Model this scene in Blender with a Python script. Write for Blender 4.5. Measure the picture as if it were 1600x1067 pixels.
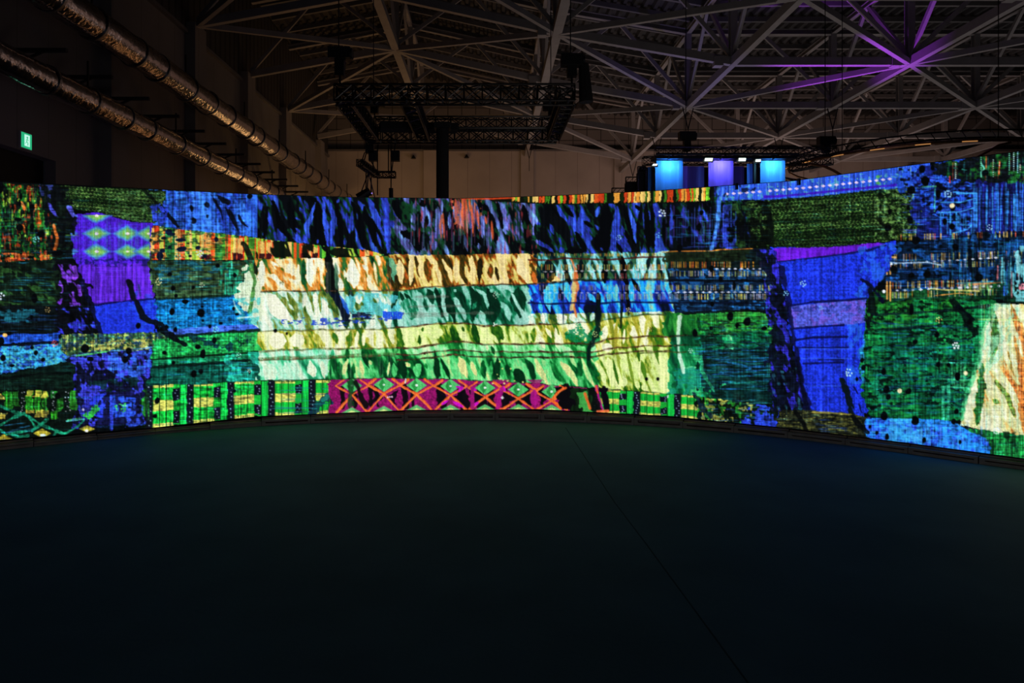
import bpy, math, random
import numpy as np
from mathutils import Vector, Matrix

for o_ in list(bpy.data.objects): bpy.data.objects.remove(o_, do_unlink=True)
SC = bpy.context.scene
COL = SC.collection
R = math.radians

# ---------------------------------------------------------------- camera, world, lights, exposure
FPX, VX, VY, EYE = 1067.0, 765.0, 466.0, 1.6      # focal length and horizon in picture units, eye height
cd = bpy.data.cameras.new('camera'); cam = bpy.data.objects.new('camera', cd); COL.objects.link(cam)
cd.sensor_width = 36.0; cd.lens = 36.0 * FPX / 1600.0
cd.shift_x = (800 - VX) / 1600.0; cd.shift_y = -(533.5 - VY) / 1600.0
cd.clip_start = 0.05; cd.clip_end = 400
cam.location = (0, 0, EYE); cam.rotation_euler = (R(90), 0, 0)
SC.camera = cam

w_ = bpy.data.worlds.new('dark_hall'); SC.world = w_; w_.use_nodes = True
w_.node_tree.nodes['Background'].inputs[0].default_value = (0.55, 0.62, 0.85, 1)
w_.node_tree.nodes['Background'].inputs[1].default_value = 0.003

SC.view_settings.view_transform = 'Standard'; SC.view_settings.look = 'None'
SC.view_settings.exposure = 0.0; SC.view_settings.gamma = 1.0; SC.view_settings.use_curve_mapping = False

def lamp(name, kind, loc, target, power, color, size=1.0, size_y=None, spot=None, blend=.5):
    l = bpy.data.lights.new(name, kind); l.energy = power; l.color = color
    if kind == 'AREA':
        l.size = size
        if size_y: l.shape = 'RECTANGLE'; l.size_y = size_y
    elif kind == 'SPOT':
        l.spot_size = R(spot); l.spot_blend = blend; l.shadow_soft_size = size
    else: l.shadow_soft_size = size
    o = bpy.data.objects.new(name, l); COL.objects.link(o); o.location = loc
    d = Vector(target) - Vector(loc); o.rotation_euler = d.to_track_quat('-Z', 'Y').to_euler()
    return o
# the exhibition hall beyond the screen: stand lighting spilling up on the end wall, ducts and roof
lamp('stand_light_amber', 'AREA', (-4, 52, 2.2), (-4, 66, 9), 260, (1.0, .52, .24), 12, 3)
lamp('stand_light_rose', 'AREA', (22, 50, 2.2), (22, 66, 9), 1150, (1.0, .62, .50), 26, 3)
lamp('duct_glow_amber', 'AREA', (-11.3, 38, 1.8), (-13.0, 38, 10), 75, (1.0, .42, .14), .7, 22)
lamp('duct_glow_gold', 'AREA', (-11.0, 54, 1.8), (-13.0, 54, 10), 420, (1.0, .52, .18), .9, 14)
lamp('duct_glow_violet', 'AREA', (-10.8, 20, 1.0), (-13.3, 20, 9), 16, (.62, .42, 1.0), .8, 14)
l_ = lamp('roof_spill', 'AREA', (22, 42, 2.5), (22, 42, 16), 600, (1.0, .86, .84), 38, 34); l_.data.spread = R(75)
lamp('roof_spill_near', 'AREA', (4, 14, .9), (2, 30, 16), 60, (1.0, .9, .85), 8, 3)
lamp('violet_beam', 'SPOT', (18.2, 35.7, 2.5), (18.3, 35.3, 13.7), 10000, (.46, .04, 1.0), .15, spot=48, blend=.7)
lamp('blue_beam', 'SPOT', (11.0, 37.5, 2.5), (11.0, 38.0, 13.7), 1100, (.30, .22, 1.0), .15, spot=56, blend=.9)

lamp('side_wall_fill', 'AREA', (1, 42, 2.5), (-15, 48, 13), 90, (1.0, .74, .62), 3, 24)  # area light added to brighten the left side wall
lamp('front_fill', 'AREA', (0, -8, 2.6), (0, 4, .0), 48, (.85, .9, 1.0), 9, 2)  # unseen fill added behind the camera to lift the floor and plinth fronts

# ---------------------------------------------------------------- screen content (numpy)
PX0, PY0, PW, PH = -160, 215, 1920, 530          # the screen's picture grid: column 0 is PX0
rng = np.random.default_rng(7)
GX, GY = np.meshgrid(np.arange(PW) + PX0 + 0.5, np.arange(PH) + PY0 + 0.5)
GX = GX.astype(np.float32); GY = GY.astype(np.float32)

def vnoise(cx, cy, shear=0.0, seed=0, X=None, Y=None):
    """smooth value noise, cells cx by cy, leaning by shear, range -1..1"""
    X = GX if X is None else X; Y = GY if Y is None else Y
    r = np.random.default_rng(seed)
    u = (X - shear * (Y - 450)) / cx + 4000.0; v = Y / cy + 4000.0
    iu = np.floor(u).astype(np.int64); iv = np.floor(v).astype(np.int64)
    fu = u - iu; fv = v - iv
    fu = fu * fu * (3 - 2 * fu); fv = fv * fv * (3 - 2 * fv)
    T = r.random((257, 263)).astype(np.float32) * 2 - 1
    def g(a, b): return T[b % 257, a % 263]
    return (g(iu, iv) * (1 - fu) + g(iu + 1, iv) * fu) * (1 - fv) + (g(iu, iv + 1) * (1 - fu) + g(iu + 1, iv + 1) * fu) * fv

def fold_field(seed, cx, cy, shear):
    w = vnoise(40, 60, 0, seed + 5) * 9
    n = vnoise(cx, cy, shear, seed, GX + w) * 0.62 + vnoise(cx * .5, cy * .5, shear * 1.2, seed + 1, GX + w) * 0.36
    n += vnoise(cx * .22, cy * .25, shear, seed + 2) * 0.16
    return n

IMG = np.zeros((PH, PW, 3), np.float32)
WARPX = vnoise(5, 5, 0, 11) * 2.2 + vnoise(14, 14, 0, 12) * 2.5
WARPY = vnoise(5, 5, 0, 13) * 1.0 + vnoise(30, 14, 0, 14) * 1.6
F = fold_field(21, 12, 48, 0.36) * .78 + .08
FRAY = vnoise(3.0, 6, .3, 15) * 1.7 + vnoise(8, 16, .2, 16) * 2.4

def box_of(pts, pad):
    xs = [p[0] for p in pts]; ys = [p[1] for p in pts]
    a = max(0, int(min(xs) - pad - PX0)); b = min(PW, int(max(xs) + pad - PX0) + 1)
    c = max(0, int(min(ys) - pad - PY0)); d = min(PH, int(max(ys) + pad - PY0) + 1)
    return slice(c, d), slice(a, b)

def poly(pts, rag=1.0, ragy=1.0):
    """mask of a ragged polygon -> (slices, mask)"""
    sl = box_of(pts, 10)
    X = GX[sl] + WARPX[sl] * rag; Y = GY[sl] + WARPY[sl] * ragy
    m = np.zeros(X.shape, bool); n = len(pts)
    for i in range(n):
        x1, y1 = pts[i]; x2, y2 = pts[(i + 1) % n]
        if y1 == y2: continue
        c = ((y1 > Y) != (y2 > Y)) & (X < (x2 - x1) * (Y - y1) / (y2 - y1) + x1)
        m ^= c
    return sl, m.astype(np.float32)

def dist_line(pts, sl):
    X = GX[sl]; Y = GY[sl]; best = np.full(X.shape, 1e9, np.float32); tt = np.zeros(X.shape, np.float32)
    segs = [math.dist(pts[i], pts[i + 1]) for i in range(len(pts) - 1)]; tot = sum(segs) or 1; acc = 0
    for i, L in enumerate(segs):
        (x1, y1), (x2, y2) = pts[i], pts[i + 1]
        dx, dy = x2 - x1, y2 - y1; q = dx * dx + dy * dy or 1
        t = np.clip(((X - x1) * dx + (Y - y1) * dy) / q, 0, 1)
        d = np.hypot(X - x1 - t * dx, Y - y1 - t * dy)
        k = d < best; best[k] = d[k]; tt[k] = ((acc + t * L) / tot)[k]; acc += L
    return best, tt

def stroke_mask(pts, w, taper=True, rag=0.5):
    sl = box_of(pts, w + 6)
    d, t = dist_line(pts, sl)
    d = d + WARPX[sl] * rag * 0.3 + (FRAY[sl] * min(1.0, w * .2) * rag * .8 if rag >= .8 else 0)
    ww = w * (np.sqrt(np.clip(4 * t * (1 - t), 0.06, 1)) if taper else 1.0)
    return sl, np.clip(ww - d + 0.5, 0, 1)

def put(sl, m, col, a=1.0):
    c = np.asarray(col, np.float32)
    k = (m * a)[..., None]
    IMG[sl] = IMG[sl] * (1 - k) + c * k

def line(pts, w, col, a=1.0, rag=0.3, taper=False):
    sl, m = stroke_mask(pts, w, taper, rag); put(sl, m, col, a)

def fset(o, pts, w, val, a=1.0):
    """pull the fold field towards val along a stroke; pts and w in sevenths of a column from origin o"""
    K = 7.115
    P = [(o[0] + x / K, o[1] + y / K) for x, y in pts]
    w = max(w * .7 / K, 1.3); sl = box_of(P, w + 10)
    d, t = dist_line(P, sl)
    d = d + FRAY[sl] * min(.95, w * .17)
    ww = w * np.clip(1.12 - 1.0 * np.abs(2 * t - 1) ** 2.2, .1, 1.1)
    m = np.clip((ww - d) / 1.3 + 0.5, 0, 1) * a
    F[sl] = F[sl] * (1 - m) + val * m

def ramp(f, stops):
    xs = [s[0] for s in stops]
    return np.stack([np.interp(f, xs, [s[1][i] for s in stops]) for i in range(3)], -1).astype(np.float32)

def zone(pts, stops, bias=0.0, gain=1.0, a=1.0, rag=1.0, ragy=1.0, field=None):
    sl, m = poly(pts, rag, ragy)
    f = (F if field is None else field)[sl] * gain + bias
    c = ramp(f, stops); k = (m * a)[..., None]
    IMG[sl] = IMG[sl] * (1 - k) + c * k

def flat(pts, col, a=1.0, rag=1.0, ragy=1.0, tex=0.0, cell=(3, 3), seed=3):
    sl, m = poly(pts, rag, ragy)
    c = np.ones(m.shape + (3,), np.float32) * np.asarray(col, np.float32)
    if tex: c = c * (1 + tex * vnoise(cell[0], cell[1], 0, seed, X=GX[sl], Y=GY[sl]))[..., None]
    k = (m * a)[..., None]; IMG[sl] = IMG[sl] * (1 - k) + c * k

def strip(x0, x1, top, bot):
    """polygon between two curves given as [(x,y)...]"""
    def cut(c):
        xs = [p[0] for p in c]; ys = [p[1] for p in c]
        q = [x for x in xs if x0 < x < x1]
        return [(x, float(np.interp(x, xs, ys))) for x in [x0] + q + [x1]]
    return cut(top) + cut(bot)[::-1]

def hstreaks(x0, y0, x1, y1, n, cols, lmin=8, lmax=50, a=.8, w=(.5, .9), seed=1, slope=0.0):
    r = np.random.default_rng(seed)
    for i in range(n):
        x = r.uniform(x0, x1); y = r.uniform(y0, y1); L = min(r.uniform(lmin, lmax), x1 - x + 4)
        c = cols[r.integers(len(cols))]
        line([(x, y), (x + L * .5, y + L * slope + r.uniform(-.8, .8)), (x + L, y + L * slope * 2 + r.uniform(-.8, .8))], r.uniform(*w), c, a * r.uniform(.5, 1), 0, True)

def vstreaks(x0, y0, x1, y1, n, cols, lmin=8, lmax=50, a=.8, w=(.5, .9), seed=1):
    r = np.random.default_rng(seed)
    for i in range(n):
        x = r.uniform(x0, x1); L = r.uniform(lmin, lmax); y = r.uniform(y0, max(y0, y1 - L))
        line([(x, y), (x, min(y1, y + L))], r.uniform(*w), cols[r.integers(len(cols))], a * r.uniform(.5, 1), 0)

def threads(pts, amt, seed=31, cell=1.6, rag=0.0):
    sl, m = poly(pts, rag, rag)
    n = vnoise(cell, 90, 0, seed, X=GX[sl], Y=GY[sl])
    IMG[sl] *= (1 + amt * n * m)[..., None]

def blotch(pts, col, thr, cell, seed, a=1.0, shear=0.0, soft=6.0, rag=1.0):
    sl, m = poly(pts, rag, rag)
    n = vnoise(cell[0], cell[1], shear, seed, X=GX[sl], Y=GY[sl]) * .7 + vnoise(cell[0] * .4, cell[1] * .4, shear, seed + 1, X=GX[sl], Y=GY[sl]) * .4
    put(sl, m * np.clip((n - thr) * soft, 0, 1), col, a)

def hole(x, y, rx, ry=None, col=(3, 4, 6)):
    ry = ry or rx; pts = [(x - rx, y - ry), (x + rx, y + ry)]; sl = box_of(pts, 5)
    d = np.hypot((GX[sl] - x) / rx, (GY[sl] - y) / ry) + WARPX[sl] * .07
    put(sl, np.clip((1 - d) * max(rx, ry) + .5, 0, 1), col)

def holes(x0, y0, x1, y1, n, r0, r1, seed=5):
    r = np.random.default_rng(seed)
    for i in range(n):
        a = r.uniform(r0, r1); hole(r.uniform(x0, x1), r.uniform(y0, y1), a * r.uniform(.8, 1.2), a)

def cluster(x, y, s=4.5, n=7, col=(235, 250, 255), rr=1.3, seed=0):
    r = np.random.default_rng(seed + int(x))
    for i in range(n):
        t = i * 6.283 / max(1, n - 1) + r.uniform(-.3, .3); q = 0 if i == 0 else s * r.uniform(.7, 1.1)
        hole(x + q * math.cos(t), y + q * math.sin(t), rr, rr, col)

def diamond(x, y, w, h, col, a=1.0, soft=2.0):
    sl = box_of([(x - w, y - h), (x + w, y + h)], 3)
    d = np.abs(GX[sl] - x) / w + np.abs(GY[sl] - y) / h
    put(sl, np.clip((1 - d) * min(w, h) / soft * 2, 0, 1), col, a)

# curves shared by neighbouring bands (picture columns and rows)
TOPC = [(-160, 278), (0, 284), (240, 296), (400, 304), (545, 308.5), (720, 310.5), (860, 306.5), (1023, 298.5), (1240, 283), (1424, 258.5), (1600, 236), (1760, 214)]
BOTC = [(-160, 706), (0, 687), (240, 668), (400, 650.5), (640, 640.5), (840, 639), (1040, 649.5), (1240, 669.5), (1420, 692), (1600, 716), (1760, 738)]
def topy(x): return float(np.interp(x, [p[0] for p in TOPC], [p[1] for p in TOPC]))
def boty(x): return float(np.interp(x, [p[0] for p in BOTC], [p[1] for p in BOTC]))
TT = [(x, y - 3) for x, y in TOPC]; BB = [(x, y + 3) for x, y in BOTC]
C_A = [(-160, 340), (230, 352), (290, 358), (330, 363), (400, 372), (475, 381), (570, 390), (600, 397), (720, 398), (830, 396), (1000, 394), (1100, 391), (1205, 388)]
C_B = [(-160, 408), (400, 406), (480, 404), (600, 399), (720, 398), (830, 396), (1000, 395)]
C_C = [(-160, 480), (0, 480), (245, 465), (330, 463), (400, 455), (620, 454), (640, 452), (680, 448), (720, 446), (830, 444), (900, 438), (1000, 437), (1210, 438)]
C_D = [(-160, 528), (235, 525), (400, 517), (600, 514), (630, 511), (700, 504.5), (730, 506), (760, 509), (850, 507), (900, 505), (940, 501), (1000, 492), (1100, 490), (1210, 487)]
C_E = [(-160, 575), (235, 562), (320, 556), (400, 549), (500, 545), (620, 544), (650, 543), (680, 539), (706, 533), (730, 535), (760, 538), (850, 537), (925, 537), (950, 530), (1000, 526), (1100, 524), (1210, 518)]
C_F = [(-160, 590), (235, 574), (320, 569), (400, 561), (500, 558), (600, 554), (650, 554), (706, 546), (730, 548), (760, 550), (860, 550), (925, 550), (960, 544), (1000, 541), (1100, 539), (1210, 534)]
C_G = [(-160, 608), (0, 608), (235, 601), (400, 595), (500, 594), (600, 591), (700, 593), (800, 598), (850, 601), (900, 605), (950, 609), (1000, 612), (1100, 620), (1210, 633)]

# ---- fold strokes read off the picture (origin of each patch, then strokes)
D_, L_ = -0.95, 0.7
o = (400, 295)
for pts, w, v in [
    ([(100, 170), (60, 420), (40, 560)], 45, -.08), ([(160, 120), (190, 160), (240, 330), (330, 500), (420, 600)], 55, D_), ([(130, 200), (100, 430), (90, 600)], 28, D_),
    ([(170, 170), (200, 330), (240, 560)], 22, -.05), ([(250, 120), (290, 300), (370, 440)], 30, -.05), ([(370, 100), (390, 300), (450, 520)], 60, D_),
    ([(480, 200), (530, 280)], 28, .35), ([(540, 130), (590, 240)], 24, .3), ([(430, 320), (500, 350)], 14, .35), ([(440, 430), (490, 500)], 20, .4), ([(400, 540), (500, 590)], 24, .35),
    ([(600, 100), (680, 140)], 40, D_), ([(660, 150), (620, 290), (560, 420), (575, 620)], 32, .6), ([(690, 140), (700, 300), (730, 560), (790, 700)], 70, D_), ([(620, 420), (640, 620)], 40, D_),
    ([(740, 110), (760, 300), (800, 640)], 42, .45), ([(800, 120), (870, 330), (830, 620)], 45, .42), ([(860, 100), (930, 330), (950, 680)], 40, D_), ([(890, 130), (860, 170)], 20, D_),
    ([(920, 110), (900, 160)], 22, .4), ([(970, 110), (1010, 230)], 26, .4), ([(1010, 270), (1040, 500)], 30, .4), ([(1070, 230), (1060, 440)], 28, .4), ([(990, 540), (990, 650)], 20, .3),
    ([(1050, 110), (1130, 300), (1200, 640)], 60, D_), ([(1130, 120), (1250, 300)], 34, .35), ([(1120, 260), (1130, 350)], 14, .5), ([(1250, 110), (1330, 330), (1423, 520)], 55, .45), ([(1290, 330), (1380, 560), (1420, 660)], 34, D_),
    ([(1340, 480), (1400, 670)], 22, .4), ([(1200, 200), (1330, 620)], 50, D_), ([(1090, 430), (1080, 660)], 30, -.05), ([(690, 560), (680, 610)], 16, .35),
    # cream part
    ([(60, 800), (60, 1060)], 60, L_), ([(30, 800), (5, 1060)], 24, -.3), ([(170, 800), (270, 920)], 34, .6), ([(200, 850), (330, 960), (450, 1000)], 50, .0), ([(110, 980), (220, 1060)], 24, -.1), ([(140, 950), (330, 1060)], 40, .6),
    ([(380, 800), (360, 940)], 36, .6), ([(410, 880), (410, 930)], 22, .6), ([(470, 850), (460, 1040)], 24, .5), ([(530, 780), (520, 1060)], 34, -.35), ([(590, 790), (590, 1060)], 45, L_), ([(640, 790), (700, 1060)], 22, .0),
    ([(670, 780), (650, 1000)], 22, .4), ([(730, 790), (720, 1060)], 20, .45), ([(770, 800), (760, 1060)], 20, 0.0), ([(790, 700), (840, 1000), (830, 1066)], 60, D_), ([(890, 800), (920, 950)], 30, .6), ([(960, 800), (1010, 1050)], 26, -.3),
    ([(980, 900), (1010, 1030)], 20, .5), ([(920, 990), (960, 1066)], 36, .6), ([(1060, 780), (1070, 1060)], 75, L_), ([(1170, 800), (1200, 1060)], 34, -.0), ([(1190, 850), (1260, 910)], 24, .6), ([(1240, 740), (1300, 1060)], 34, .02),
    ([(1250, 960), (1240, 1060)], 26, .5), ([(1310, 800), (1350, 1060)], 22, .4), ([(1370, 780), (1370, 860)], 22, .5), ([(1400, 860), (1400, 1060)], 26, .02)]:
    fset(o, pts, w, v)
o = (400, 410)
for pts, w, v in [
    ([(60, 20), (60, 300)], 55, L_), ([(120, 150), (260, 310)], 28, -.05), ([(230, 110), (340, 200), (380, 300)], 46, .0), ([(200, 170), (320, 300)], 30, .6), ([(480, 120), (470, 230)], 30, .4),
    ([(530, 10), (530, 240)], 40, -.4), ([(600, 10), (610, 290)], 50, L_), ([(690, 60), (700, 290)], 34, .0), ([(780, 60), (770, 290)], 26, -.1), ([(820, 10), (830, 300), (900, 420), (970, 570)], 75, D_), ([(800, 150), (850, 310)], 50, D_),
    ([(930, 180), (960, 300)], 40, L_), ([(1000, 170), (1050, 320), (1060, 550)], 32, -.5), ([(1080, 30), (1090, 290)], 85, L_), ([(1170, 60), (1240, 300)], 34, .0), ([(1260, 150), (1260, 290)], 26, .5),
    # lower bands
    ([(120, 340), (220, 500), (380, 640)], 110, L_), ([(230, 340), (330, 440), (420, 600)], 42, -.15), ([(350, 350), (440, 500), (450, 650)], 55, -.1), ([(440, 350), (470, 420)], 16, .4), ([(370, 470), (420, 530)], 16, .4), ([(520, 350), (500, 560), (540, 690)], 30, .1),
    ([(560, 340), (520, 500)], 32, .6), ([(580, 450), (600, 600)], 30, .55), ([(600, 330), (650, 580)], 26, -.15), ([(660, 340), (690, 600)], 42, .7), ([(740, 400), (760, 500), (840, 590)], 32, .6), ([(700, 350), (720, 560)], 26, -.1), ([(800, 340), (850, 480), (900, 560)], 50, -.25),
    ([(1010, 350), (1040, 500)], 28, .6), ([(1130, 350), (1150, 460)], 60, .5), ([(1300, 400), (1330, 500)], 34, -.2), ([(1370, 480), (1390, 620)], 34, -.3), ([(1330, 350), (1400, 400)], 40, .3),
    ([(980, 560), (1010, 730)], 46, -.5), ([(1060, 660), (1060, 720)], 26, .4), ([(1110, 600), (1110, 740)], 24, -.4), ([(1150, 650), (1160, 730)], 20, .45), ([(1200, 640), (1210, 740)], 24, -.35), ([(1300, 620), (1280, 730)], 40, .5),
    ([(200, 780), (300, 950)], 120, L_), ([(440, 790), (480, 940)], 100, .6), ([(640, 800), (760, 930)], 70, .03), ([(700, 770), (790, 900)], 30, .4), ([(850, 780), (900, 900)], 40, -.25), ([(940, 830), (990, 960)], 34, .5), ([(1050, 770), (1030, 960)], 50, -.2), ([(1130, 760), (1110, 950)], 36, .6), ([(1240, 830), (1240, 900)], 34, .0), ([(1320, 760), (1320, 940)], 24, .02), ([(1200, 780), (1190, 930)], 24, .5), ([(1370, 800), (1370, 920)], 30, .5)]:
    fset(o, pts, w, v)
o = (400, 520)
for pts, w, v in [
    ([(100, 350), (200, 500)], 110, .5), ([(330, 340), (450, 500)], 110, .3), ([(600, 330), (650, 480)], 60, .6), ([(740, 330), (760, 500)], 40, .6), ([(820, 340), (830, 500)], 20, -.3), ([(850, 180), (840, 300)], 30, -.3), ([(890, 130), (930, 290)], 40, .55), ([(1010, 180), (1030, 280)], 30, -.3),
    ([(930, 310), (930, 480)], 40, -.1), ([(1020, 300), (960, 480)], 34, .7), ([(1090, 330), (1060, 520)], 46, -.15), ([(1160, 300), (1190, 480)], 34, .7), ([(1180, 200), (1260, 400)], 34, -.5), ([(1260, 300), (1280, 360)], 28, .7), ([(1400, 320), (1380, 500)], 34, -.4), ([(1270, 420), (1300, 500)], 26, .2)]:
    fset(o, pts, w, v)
o = (600, 295)
for pts, w, v in [
    ([(10, 120), (40, 420), (50, 700)], 50, .4), ([(90, 120), (150, 200), (210, 350)], 75, D_), ([(120, 420), (160, 500)], 40, .35), ([(200, 390), (220, 450)], 34, .35), ([(180, 480), (330, 520), (400, 700)], 70, D_), ([(80, 520), (150, 700)], 40, -.06),
    ([(260, 560), (300, 690)], 40, .25), ([(350, 130), (330, 380)], 45, .3), ([(420, 130), (450, 200)], 40, D_), ([(290, 260), (310, 380)], 30, .3), ([(440, 230), (430, 430)], 26, .3), ([(500, 130), (560, 300)], 50, D_), ([(480, 300), (470, 420)], 24, D_), ([(590, 180), (620, 380), (640, 560)], 70, .35), ([(540, 450), (560, 700)], 55, .3),
    ([(370, 420), (420, 700)], 60, D_), ([(450, 480), (480, 700)], 26, -.06), ([(670, 200), (690, 420), (730, 720)], 34, D_), ([(640, 130), (640, 290)], 24, .5), ([(660, 600), (730, 760)], 34, .5), ([(730, 250), (730, 450)], 24, .4), ([(800, 130), (880, 420)], 100, .4), ([(780, 560), (830, 720)], 34, D_), ([(860, 560), (910, 740)], 34, D_), ([(890, 480), (930, 700)], 30, .5),
    ([(960, 560), (1080, 620)], 55, D_), ([(1000, 400), (990, 540)], 40, -.3), ([(1040, 330), (1100, 540)], 34, .35), ([(1050, 600), (1060, 680)], 26, .4), ([(1080, 130), (1170, 300), (1250, 620)], 60, D_), ([(1150, 330), (1180, 720)], 40, .45), ([(1040, 140), (1110, 300)], 26, D_), ([(1330, 130), (1330, 220)], 20, .6), ([(1290, 290), (1350, 500)], 26, .45), ([(1390, 280), (1400, 470)], 30, .3), ([(1310, 560), (1360, 700)], 24, .5), ([(1260, 150), (1320, 440)], 30, D_), ([(1370, 520), (1423, 600)], 40, D_),
    ([(20, 780), (90, 950), (150, 1060)], 44, -.4), ([(30, 900), (80, 1000)], 34, -.15), ([(90, 790), (110, 930)], 26, .05), ([(170, 790), (200, 1060)], 55, .6), ([(250, 760), (280, 830)], 26, -.4), ([(230, 880), (240, 930)], 12, -.05), ([(300, 760), (300, 1060)], 50, .6),
    ([(350, 750), (380, 900), (400, 1000)], 38, -.3), ([(420, 780), (390, 880), (440, 1060)], 26, .5), ([(470, 770), (500, 1060)], 55, -.15), ([(540, 830), (520, 900)], 20, 0.0), ([(560, 780), (620, 960), (640, 1060)], 34, .5), ([(600, 800), (650, 920), (690, 1000)], 34, -.15), ([(650, 790), (730, 930), (760, 1060)], 34, .5), ([(710, 770), (770, 900)], 24, -.4),
    ([(800, 750), (810, 1060)], 48, .5), ([(870, 750), (870, 930), (930, 1060)], 50, -.25), ([(900, 860), (950, 1040)], 24, .3), ([(970, 740), (1000, 1060)], 50, .45), ([(940, 840), (950, 930)], 18, -.2), ([(1060, 760), (1060, 1060)], 50, -.5), ([(1120, 860), (1120, 960)], 30, .2), ([(1180, 840), (1190, 1000)], 42, -.15), ([(1270, 740), (1330, 900), (1380, 1060)], 40, .5), ([(1240, 880), (1280, 1040)], 34, -.35), ([(1390, 900), (1400, 1000)], 30, -.1)]:
    fset(o, pts, w, v)
o = (600, 410)
for pts, w, v in [
    ([(40, 170), (150, 250), (100, 500), (150, 700)], 34, -.35), ([(230, 350), (310, 430)], 22, -.4), ([(180, 340), (220, 440)], 24, -.3), ([(170, 470), (300, 480), (300, 650)], 100, .12), ([(400, 330), (350, 420)], 70, .3), ([(490, 290), (540, 450)], 60, -.3), ([(570, 290), (640, 520), (650, 600)], 40, -.5), ([(450, 400), (480, 560)], 34, -.1),
    ([(650, 300), (680, 480), (710, 640)], 44, .5), ([(700, 290), (740, 480), (780, 670)], 60, -.45), ([(800, 300), (780, 330)], 30, .4), ([(760, 380), (850, 480), (900, 640)], 50, .35), ([(820, 320), (900, 480), (930, 560)], 44, -.3), ([(900, 290), (930, 380)], 30, .3), ([(950, 270), (1030, 400), (980, 640)], 75, -.35), ([(1030, 440), (980, 520)], 24, .05), ([(1010, 290), (1110, 350), (1170, 520)], 34, .4), ([(1090, 400), (1120, 560)], 30, -.3), ([(1070, 540), (1110, 680)], 40, .35), ([(1140, 290), (1240, 470), (1210, 680)], 75, -.45), ([(1180, 300), (1210, 330)], 24, .3), ([(1330, 300), (1423, 420)], 44, .2), ([(1290, 430), (1370, 520), (1400, 660)], 44, .35), ([(1300, 560), (1320, 650)], 30, -.2),
    ([(170, 720), (190, 900), (140, 1000)], 46, -.15), ([(60, 730), (100, 900)], 40, .4), ([(300, 740), (280, 930)], 66, .5), ([(430, 720), (430, 770)], 22, -.2), ([(390, 790), (400, 920)], 30, -.25), ([(560, 730), (600, 850)], 110, .4), ([(700, 700), (720, 830)], 12, .0), ([(750, 700), (790, 860), (830, 1000)], 52, -.3), ([(860, 760), (900, 850)], 44, .6), ([(870, 710), (890, 770)], 18, -.2), ([(990, 700), (1040, 860), (1060, 900)], 50, -.25), ([(1100, 720), (1150, 860)], 52, .5), ([(1200, 720), (1330, 860)], 80, -.15), ([(1190, 790), (1270, 900)], 22, .4)]:
    fset(o, pts, w, v)
o = (600, 520)
for pts, w, v in [
    ([(160, 270), (210, 400), (230, 510)], 55, -.5), ([(60, 330), (40, 480)], 20, .75), ([(110, 340), (110, 500)], 42, .2), ([(290, 420), (290, 500)], 20, -.4), ([(240, 330), (290, 380)], 34, .75), ([(400, 330), (360, 480)], 70, .25), ([(460, 340), (480, 400)], 20, -.15), ([(560, 200), (590, 400), (600, 540)], 44, -.5), ([(630, 280), (700, 420), (740, 540)], 30, -.5), ([(640, 400), (680, 500)], 26, .2), ([(750, 270), (790, 450), (800, 500)], 44, .25),
    ([(840, 270), (880, 400), (920, 500)], 50, .8), ([(920, 260), (980, 400)], 24, .05), ([(960, 300), (1040, 500)], 40, .7), ([(1100, 300), (1120, 500)], 44, -.15), ([(1190, 320), (1180, 500)], 30, .1), ([(1260, 280), (1270, 500)], 40, -.4), ([(1310, 330), (1310, 500)], 24, .1), ([(1360, 330), (1390, 480)], 40, -.4), ([(1380, 290), (1423, 340)], 24, .3), ([(1140, 130), (1150, 200)], 20, .7), ([(950, 110), (960, 180)], 40, .3), ([(1190, 140), (1230, 240)], 30, -.3)]:
    fset(o, pts, w, v)
o = (800, 295)
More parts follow.
